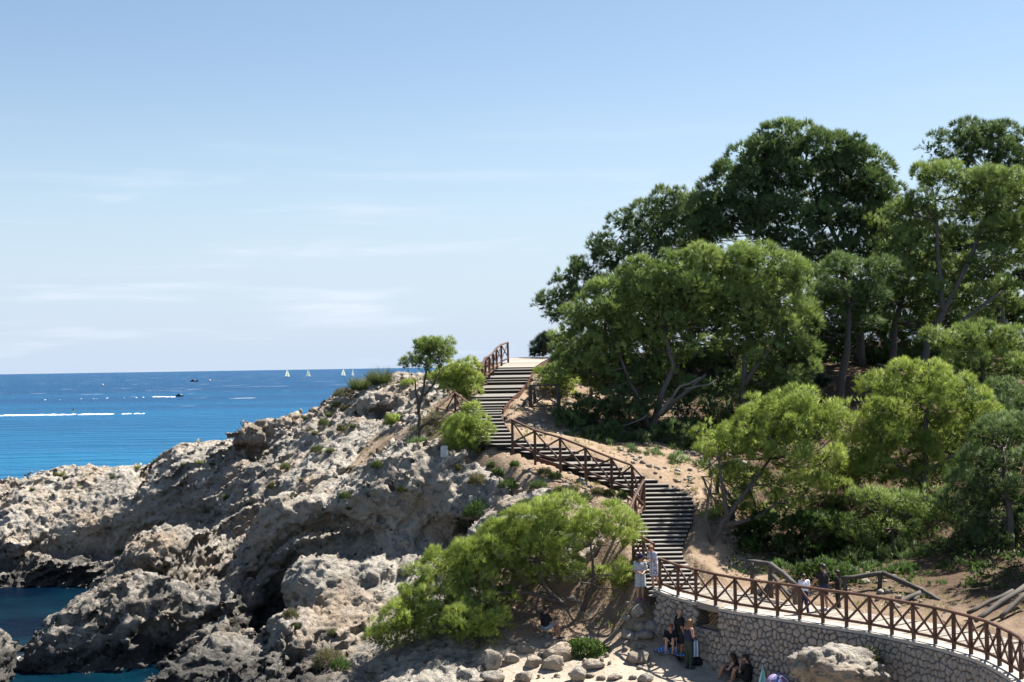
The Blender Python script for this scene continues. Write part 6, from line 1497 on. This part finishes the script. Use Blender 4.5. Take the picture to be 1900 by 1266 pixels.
# ------------------------------------------------------------------ beach things
def cloth_mat(name, a, b, sc=20):
    m, nt, bs = new_mat(name); w = nd(nt, 'ShaderNodeTexWave', Scale=sc); nt.links.new(objco(nt), w.inputs[0])
    nt.links.new(ramp(nt, w.outputs['Fac'], [(.45, a), (.55, b)]), bs.inputs['Base Color']); bs.inputs['Roughness'].default_value = .85; return m
M_TOWB = cloth_mat('blue_towel', (0.05, 0.16, 0.42), (0.30, 0.42, 0.62), 3.0); M_TOWT = simple('turquoise_towel', (0.16, 0.52, 0.46), .85); M_TOWW = cloth_mat('striped_towel', (0.62, 0.64, 0.68), (0.16, 0.30, 0.52), 6.0)
M_TEAL = simple('teal_parasol_cloth', (0.10, 0.50, 0.40), .7); M_PALE = simple('pale_parasol_cloth', (0.55, 0.66, 0.70), .7); M_LILAC = simple('lilac_tent_cloth', (0.26, 0.20, 0.36), .7); M_BLUEC = simple('blue_tent_cloth', (0.14, 0.19, 0.42), .7); M_RED = simple('red_cloth', (0.62, 0.02, 0.03), .7); M_STEEL = simple('metal_pole', (0.5, 0.5, 0.5), .35)
def towel(p, w, l, rot, mat, label, seed):
    rgt = np.random.default_rng(seed); n = 14; xs, ys = np.meshgrid(np.linspace(-w / 2, w / 2, n), np.linspace(-l / 2, l / 2, n), indexing='ij')
    q = np.stack([xs.ravel(), ys.ravel(), np.zeros(n * n)], 1); q[:, 2] = .05 + .05 * fbm(q * 6 + seed, seed, 3)
    q[:, :2] += .04 * np.stack([vnoise(q * 5 + 3, seed), vnoise(q * 5 + 9, seed)], 1); c, s_ = math.cos(rot), math.sin(rot)
    q[:, :2] = q[:, :2] @ np.array([[c, s_], [-s_, c]]); base = np.array(p)
    gz = hsample(q[:, 0] + base[0], q[:, 1] + base[1], HG); q = q + base; q[:, 2] = np.maximum(q[:, 2], gz + .03 + (q[:, 2] - base[2]) * .6)
    i = np.arange(n * n).reshape(n, n); f = np.stack([i[:-1, :-1].ravel(), i[1:, :-1].ravel(), i[1:, 1:].ravel(), i[:-1, 1:].ravel()], 1)
    o = put('beach_towel', q, f, mat, None, True); md = o.modifiers.new('thickness', 'SOLIDIFY'); md.thickness = .012
    return tag(o, label, 'towel')
towel(hit(1234, 1208), .7, .5, .3, M_TOWB, 'crumpled blue towel left of the sitting woman in black', 1)
towel(hit(1253, 1215), .75, .5, -.3, M_TOWB, 'bright blue towel at the feet of the sitting woman in black', 2)
def hanging(p, w, h, mat, label, seed):
    n = 12; xs, zs = np.meshgrid(np.linspace(-w / 2, w / 2, n), np.linspace(0, -h, n), indexing='ij'); q = np.stack([xs.ravel(), .05 * np.sin(xs.ravel() * 40 + seed), zs.ravel()], 1)
    q[:, 0] *= 1 + .25 * (-q[:, 2] / h); q += np.array(p); i = np.arange(n * n).reshape(n, n)
    o = put('hanging_towel', q, np.stack([i[:-1, :-1].ravel(), i[1:, :-1].ravel(), i[1:, 1:].ravel(), i[:-1, 1:].ravel()], 1), mat, None, True); md = o.modifiers.new('thickness', 'SOLIDIFY'); md.thickness = .012
    return tag(o, label, 'towel')
hanging(wg + A(.22, -.12, .98), .14, .55, M_TOWW, 'striped towel hanging from the hand of the woman in olive trousers', 1)
hanging(wo + A(-.22, -.08, .95), .16, .75, M_TOWW, 'striped towel hanging at the left of the bald man', 2)
# dark beach bag with a turquoise towel on it
bp = hit(1298, 1236); bag = empty('beach_bag', bp, 0, 'black beach bag on the ground behind the woman in olive trousers', 'bag')
v, q = cones_sdf([(A(-.22, 0, .14), .13, A(.22, 0, .14), .13), (A(-.2, .05, .22), .08, A(.2, .05, .24), .07)], .02, .05, .06); put('bag_body', v + bp, q, M_BLACK, None, True)
o = bpy.data.objects['bag_body']; o.parent = bag; o.matrix_parent_inverse = bag.matrix_basis.inverted()
mb = MB(); mb.tube([bp + A(-.15, 0, .26), bp + A(-.1, 0, .42), bp + A(.1, 0, .42), bp + A(.15, 0, .26)], .014, 6); mb.build('handle', M_BLACK, bag, True)
hanging(bp + A(.30, -.05, .42), .24, .34, M_TOWT, 'turquoise towel draped beside the black bag', 3)
# folded parasol
up_ = floor_at(1417, 1290, 46.2); tp = P(1415, 1236, 46.2); um = empty('folded_parasol', up_, 0, 'folded teal and white parasol at the bottom edge before the wall', 'parasol')
mb = MB(); mb.tube([up_ - A(0, 0, .1), tp + A(0, 0, .05)], .014, 8); mb.build('pole', M_STEEL, um, True)
for k in range(8):
    a0, a1 = k * math.pi / 4, (k + 1) * math.pi / 4; am = (a0 + a1) / 2; b0 = tp - A(0, 0, 1.15); mb = MB()
    mb.add([tp, b0 + A(math.cos(a0), math.sin(a0), 0) * .32, b0 + A(math.cos(am), math.sin(am), 0) * .20 - A(0, 0, .04), b0 + A(math.cos(a1), math.sin(a1), 0) * .32], [[0, 1, 2], [0, 2, 3]])
    o = mb.build('panel', M_TEAL if k % 2 else M_PALE, um); md = o.modifiers.new('thickness', 'SOLIDIFY'); md.thickness = .006
# small lilac beach tent
tc = P(1443, 1268, 45.6); tn = empty('beach_tent', tc - A(0, 0, .4), 0, 'lilac and blue pop up beach tent at the bottom edge', 'tent')
for k in range(6):
    vv, ff, m_ = [], [], 8; a0 = -.2 + k * (math.pi + .4) / 6; a1 = -.2 + (k + 1) * (math.pi + .4) / 6
    for j in range(m_ + 1):
        e = j / m_ * math.pi / 2; r = .38 * math.cos(e); z = .30 * math.sin(e)
        for a in (a0, a1): vv.append(tc + A(r * math.cos(a), -r * math.sin(a), z))
    for j in range(m_): ff.append([2 * j, 2 * j + 1, 2 * j + 3, 2 * j + 2])
    o = MB().add(vv, ff).build('panel', M_LILAC if k % 3 else M_BLUEC, tn, True); md = o.modifiers.new('thickness', 'SOLIDIFY'); md.thickness = .008
mb = MB(); mb.tube([tc + A(.30 * math.cos(a) * 1.02, -.25, .29 * math.sin(a)) for a in np.linspace(0, math.pi, 12)], .012, 6); mb.build('hoop', M_STEEL, tn, True)
rc = P(1495, 1242, 42.8); mb = MB()
for k in range(6):
    a = k * 1.047; mb.add([rc, rc + A(math.cos(a) * .10, .02, math.sin(a) * .10), rc + A(math.cos(a + .6) * .06, -.03, math.sin(a + .6) * .06 + .02)], [[0, 1, 2]])
o = mb.build('red_cloth', M_RED); md = o.modifiers.new('thickness', 'SOLIDIFY'); md.thickness = .01; tag(o, 'small scrap of red cloth on the edge of the big boulder', 'cloth')

# ------------------------------------------------------------------ boats, buoys and riders on the sea
M_HULL = simple('white_hull', (0.75, 0.76, 0.78), .4, .03); M_SAIL = leaf_material('white_sail', (0.85, 0.86, 0.88), (0.85, 0.86, 0.88), .6); M_MAST = simple('aluminium_mast', (0.45, 0.45, 0.46), .4); M_DHULL = simple('dark_hull', (0.025, 0.03, 0.045), .5); M_ORANGE = simple('orange_buoy', (0.75, 0.25, 0.03), .5); M_GREENV = simple('green_vest', (0.05, 0.55, 0.20), .7)
def hull(L, B, H_, p, rz, n=9):
    v, f = [], []
    for k in range(n):
        t = k / (n - 1); x = (t - .5) * L; b = B / 2 * math.sin(math.pi * min(1, .18 + .82 * (1 - t) ** .0 * (1 - max(0, t - .45) / .55 * .98)) / 2) if t > .45 else B / 2 * (.75 + .25 * t / .45)
        b = max(b if t <= .45 else B / 2 * (1 - ((t - .45) / .55) ** 2), .01); sheer = H_ * (1 + .25 * t * t)
        v += [(x, -b, sheer), (x, -b * .7, H_ * .15), (x, 0, -H_ * .25), (x, b * .7, H_ * .15), (x, b, sheer)]
    for k in range(n - 1):
        for j in range(4): f.append([k * 5 + j, (k + 1) * 5 + j, (k + 1) * 5 + j + 1, k * 5 + j + 1])
        f.append([k * 5 + 4, (k + 1) * 5 + 4, (k + 1) * 5, k * 5])
    f.append([0, 1, 2, 3, 4]); v = np.array(v); c, s_ = math.cos(rz), math.sin(rz); v[:, :2] = v[:, :2] @ np.array([[c, s_], [-s_, c]])
    return v + np.array(p), f
for k, (x, y, hh, rz, l) in enumerate([(533, 700.5, 17, .3, 'leftmost of the four white sailboats near the horizon'), (572, 699.5, 16, .5, 'second white sailboat from the left near the horizon'), (637, 698.5, 16, .3, 'third white sailboat from the left near the horizon'), (655, 698, 16, 1.2, 'rightmost white sailboat near the horizon, closest to the ridge shrubs')]):
    p = PZ(x, y, 0.0); s_ = hh * p[1] / FPX; bt = empty('sailboat', p, 0, l, 'sailboat', 'sailboats near the horizon'); Lh = s_ * .62
    v, f = hull(Lh, Lh * .3, Lh * .09, p, rz); MB().add(v, f).build('hull', M_HULL, bt)
    c, sn = math.cos(rz), math.sin(rz); loc = lambda a, b, z: p + A(a * c - b * sn, a * sn + b * c, z)
    MB().tube([loc(Lh * .08, 0, 0), loc(Lh * .08, 0, s_)], s_ * .008, 6).build('mast', M_MAST, bt)
    for nm, pts_ in (('mainsail', [loc(Lh * .06, 0, s_ * .12), loc(-Lh * .42, Lh * .06, s_ * .13), loc(-Lh * .2, Lh * .06, s_ * .55), loc(Lh * .06, 0, s_ * .98)]), ('jib', [loc(Lh * .46, 0, s_ * .09), loc(Lh * .12, Lh * .06, s_ * .12), loc(Lh * .1, .02, s_ * .8)])):
        o = MB().add(pts_, [list(range(len(pts_)))]).build(nm, M_SAIL, bt)
    MB().tube([loc(Lh * .08, 0, s_ * .11), loc(-Lh * .42, Lh * .06, s_ * .12)], s_ * .006, 6).build('boom', M_MAST, bt)
p = PZ(360, 708.5, 0); bt = empty('motor_boat', p, 0, 'dark motor boat on the open sea between the two buoys', 'boat'); v, f = hull(9.5, 2.6, 1.2, p, .1); MB().add(v, f).build('hull', M_DHULL, bt)
MB().box(tuple(p + A(-2.6, -.9, 1.0)), tuple(p + A(.4, .9, 2.3))).build('cabin', M_DHULL, bt); MB().box(tuple(p + A(.41, -.85, 1.3)), tuple(p + A(.5, .85, 2.1))).build('windscreen', M_HULL, bt); MB().box(tuple(p + A(-4.6, -.5, .8)), tuple(p + A(-4.0, .5, 1.8))).build('outboard', M_HULL, bt)
for x, y, l in [(190.5, 715.5, 'orange and white mooring buoy left of the dark boat'), (389.5, 707, 'yellow and white mooring buoy right of the dark boat')]:
    p = PZ(x, y, 0); bu = empty('buoy', p, 0, l, 'buoy', 'mooring buoys'); r = 2.0 * p[1] / FPX
    v, f = ICO2; put('float', v * np.array([r, r, r * .6]) + p + A(0, 0, r * .3), f, M_ORANGE, None, True); o = bpy.context.scene.objects[-1] if False else [q_ for q_ in COL.objects if q_.name.startswith('float') and q_.parent is None][0]
    o.parent = bu; o.matrix_parent_inverse = bu.matrix_basis.inverted()
    MB().tube([p + A(0, 0, r * .7), p + A(0, 0, r * 1.5)], [r * .7, r * .45], 10).build('cap', M_HULL, bu, True)
p = PZ(333, 736, 0); js = empty('jet_ski', p, 0, 'jet ski with a trail of white spray on the open sea', 'jet ski'); v, f = hull(3.6, 1.2, .6, p, .12); MB().add(v, f).build('hull', M_DHULL, js)
MB().box(tuple(p + A(-1.3, -.3, .55)), tuple(p + A(.2, .3, .95))).build('seat', M_DHULL, js); MB().add([p + A(.2, -.4, .6), p + A(1.5, -.25, .62), p + A(1.5, .25, .62), p + A(.2, .4, .6), p + A(.5, -.3, 1.15), p + A(.5, .3, 1.15)], [[0, 1, 4], [3, 5, 2], [1, 2, 5, 4], [0, 4, 5, 3], [0, 3, 2, 1]]).build('cowl', M_HULL, js); MB().tube([p + A(.4, -.4, 1.2), p + A(.4, .4, 1.2)], .04, 6).build('handlebar', M_DHULL, js)
person('rider in dark clothes on the jet ski', p + A(-.35, 0, .55), -90, sit(.35, look=A(0, 1, 0), elL=A(-.25, .25, .75), wrL=A(-.3, .55, .7), elR=A(.25, .25, .75), wrR=A(.3, .55, .7)), 1.75, hair=M_HAIR_B, top=M_BLACK, bottom=M_BLACK, bottom_kind='trousers')
p = PZ(136, 769.5, 0); wb = empty('wakeboard', p, 0, 'wakeboard under the rider in the green shorts', 'board'); MB().bar(p + A(-.7, 0, .22), p + A(.7, 0, .3), .42, .03, (0, 0, 1), .008).build('deck', M_HULL, wb); MB().box(tuple(p + A(-.5, -.02, .10)), tuple(p + A(-.4, .02, .2))).build('fin', M_HULL, wb)
person('wakeboarder in a dark vest and green shorts on the left of the sea', p + A(0, 0, .28), -60, stand(knL=A(-.22, .12, .44), knR=A(.22, .12, .44), anL=A(-.26, -.03, .085), anR=A(.26, -.03, .085), toL=A(-.3, .12, .035), toR=A(.3, .12, .035), pelvis=A(0, -.12, .82), hpL=A(-.1, -.1, .78), hpR=A(.1, -.1, .78), chest=A(0, -.05, 1.14), neck=A(0, .02, 1.3), head=A(0, .06, 1.45), shL=A(-.18, 0, 1.26), shR=A(.18, 0, 1.26), elL=A(-.2, .25, 1.1), wrL=A(-.05, .45, 1.05), elR=A(.2, .25, 1.1), wrR=A(.05, .45, 1.05)), 1.75, hair=M_HAIR_B, top=M_BLACK, bottom=M_GREENV, bottom_kind='shorts')

# foam: wakes and the splash at the rock
M_FOAM = simple('sea_foam', (0.74, 0.78, 0.80), .8, .05)
def wake(x0, x1, yfun, wid, label, seed, dens=1.0):
    rgw = np.random.default_rng(seed); v, f = [], []; x = x0
    while x < x1:
        g_ = vnoise(np.array([[x * .09, seed * 3.1, 0.0]]), seed)[0] * .5 + .5
        if rgw.random() < dens * (.35 + .9 * g_):
            ln = rgw.uniform(1.0, 4.2); y = yfun(x) + rgw.normal() * .22; c = PZ(x, y, .04); hx = ln * c[1] / FPX / 2; hy = wid(x) * rgw.uniform(.25, .9) / 2; k = len(v); n = 7
            for j in range(n):
                a_ = j * 2 * math.pi / n; r = .6 + .6 * rgw.random(); v.append(tuple(c + A(math.cos(a_) * hx * r, math.sin(a_) * hy * r, 0)))
            v.append(tuple(c + A(0, 0, .05 + .22 * rgw.random()))); f += [[k + j, k + (j + 1) % n, k + n] for j in range(n)]
        x += .55
    return tag(put('wake_foam', v, f, M_FOAM), label, kind='stuff')
wake(-20, 268, lambda x: 771.5 - x * .014, lambda x: 12 - 8 * max(0, x - 140) / 130, 'white wake behind the wakeboarder', 1, .3)
wake(286, 325, lambda x: 736.6 - x * 0, lambda x: 11, 'white spray trail of the jet ski', 3, .6)
wake(20, 286, lambda x: 744.5 - x * .026, lambda x: 3.5, 'faint old wake leading to the jet ski', 4, .035)
sp = MB(); rgw = np.random.default_rng(9)
for k in range(170):
    c = PZ(30 + 70 * rgw.random() ** .7, 1222 + 14 * rgw.random(), 0.02); r = .05 + .16 * rgw.random(); hgt = .02 + .10 * rgw.random()
    if k < 40: c = c + A(rgw.random() * .3, 0, rgw.random() * .7 * (rgw.random() < .5)); r *= .35; hgt = r
    n = 6; ring = [c + A(math.cos(a) * r * 1.5, math.sin(a) * r, 0) for a in np.arange(n) * 1.047]; sp.add(ring + [c + A(0, 0, hgt)], [[j, (j + 1) % n, n] for j in range(n)])
tag(sp.build('splash_foam', M_FOAM), 'white splash of water at the foot of the left rock', kind='stuff')
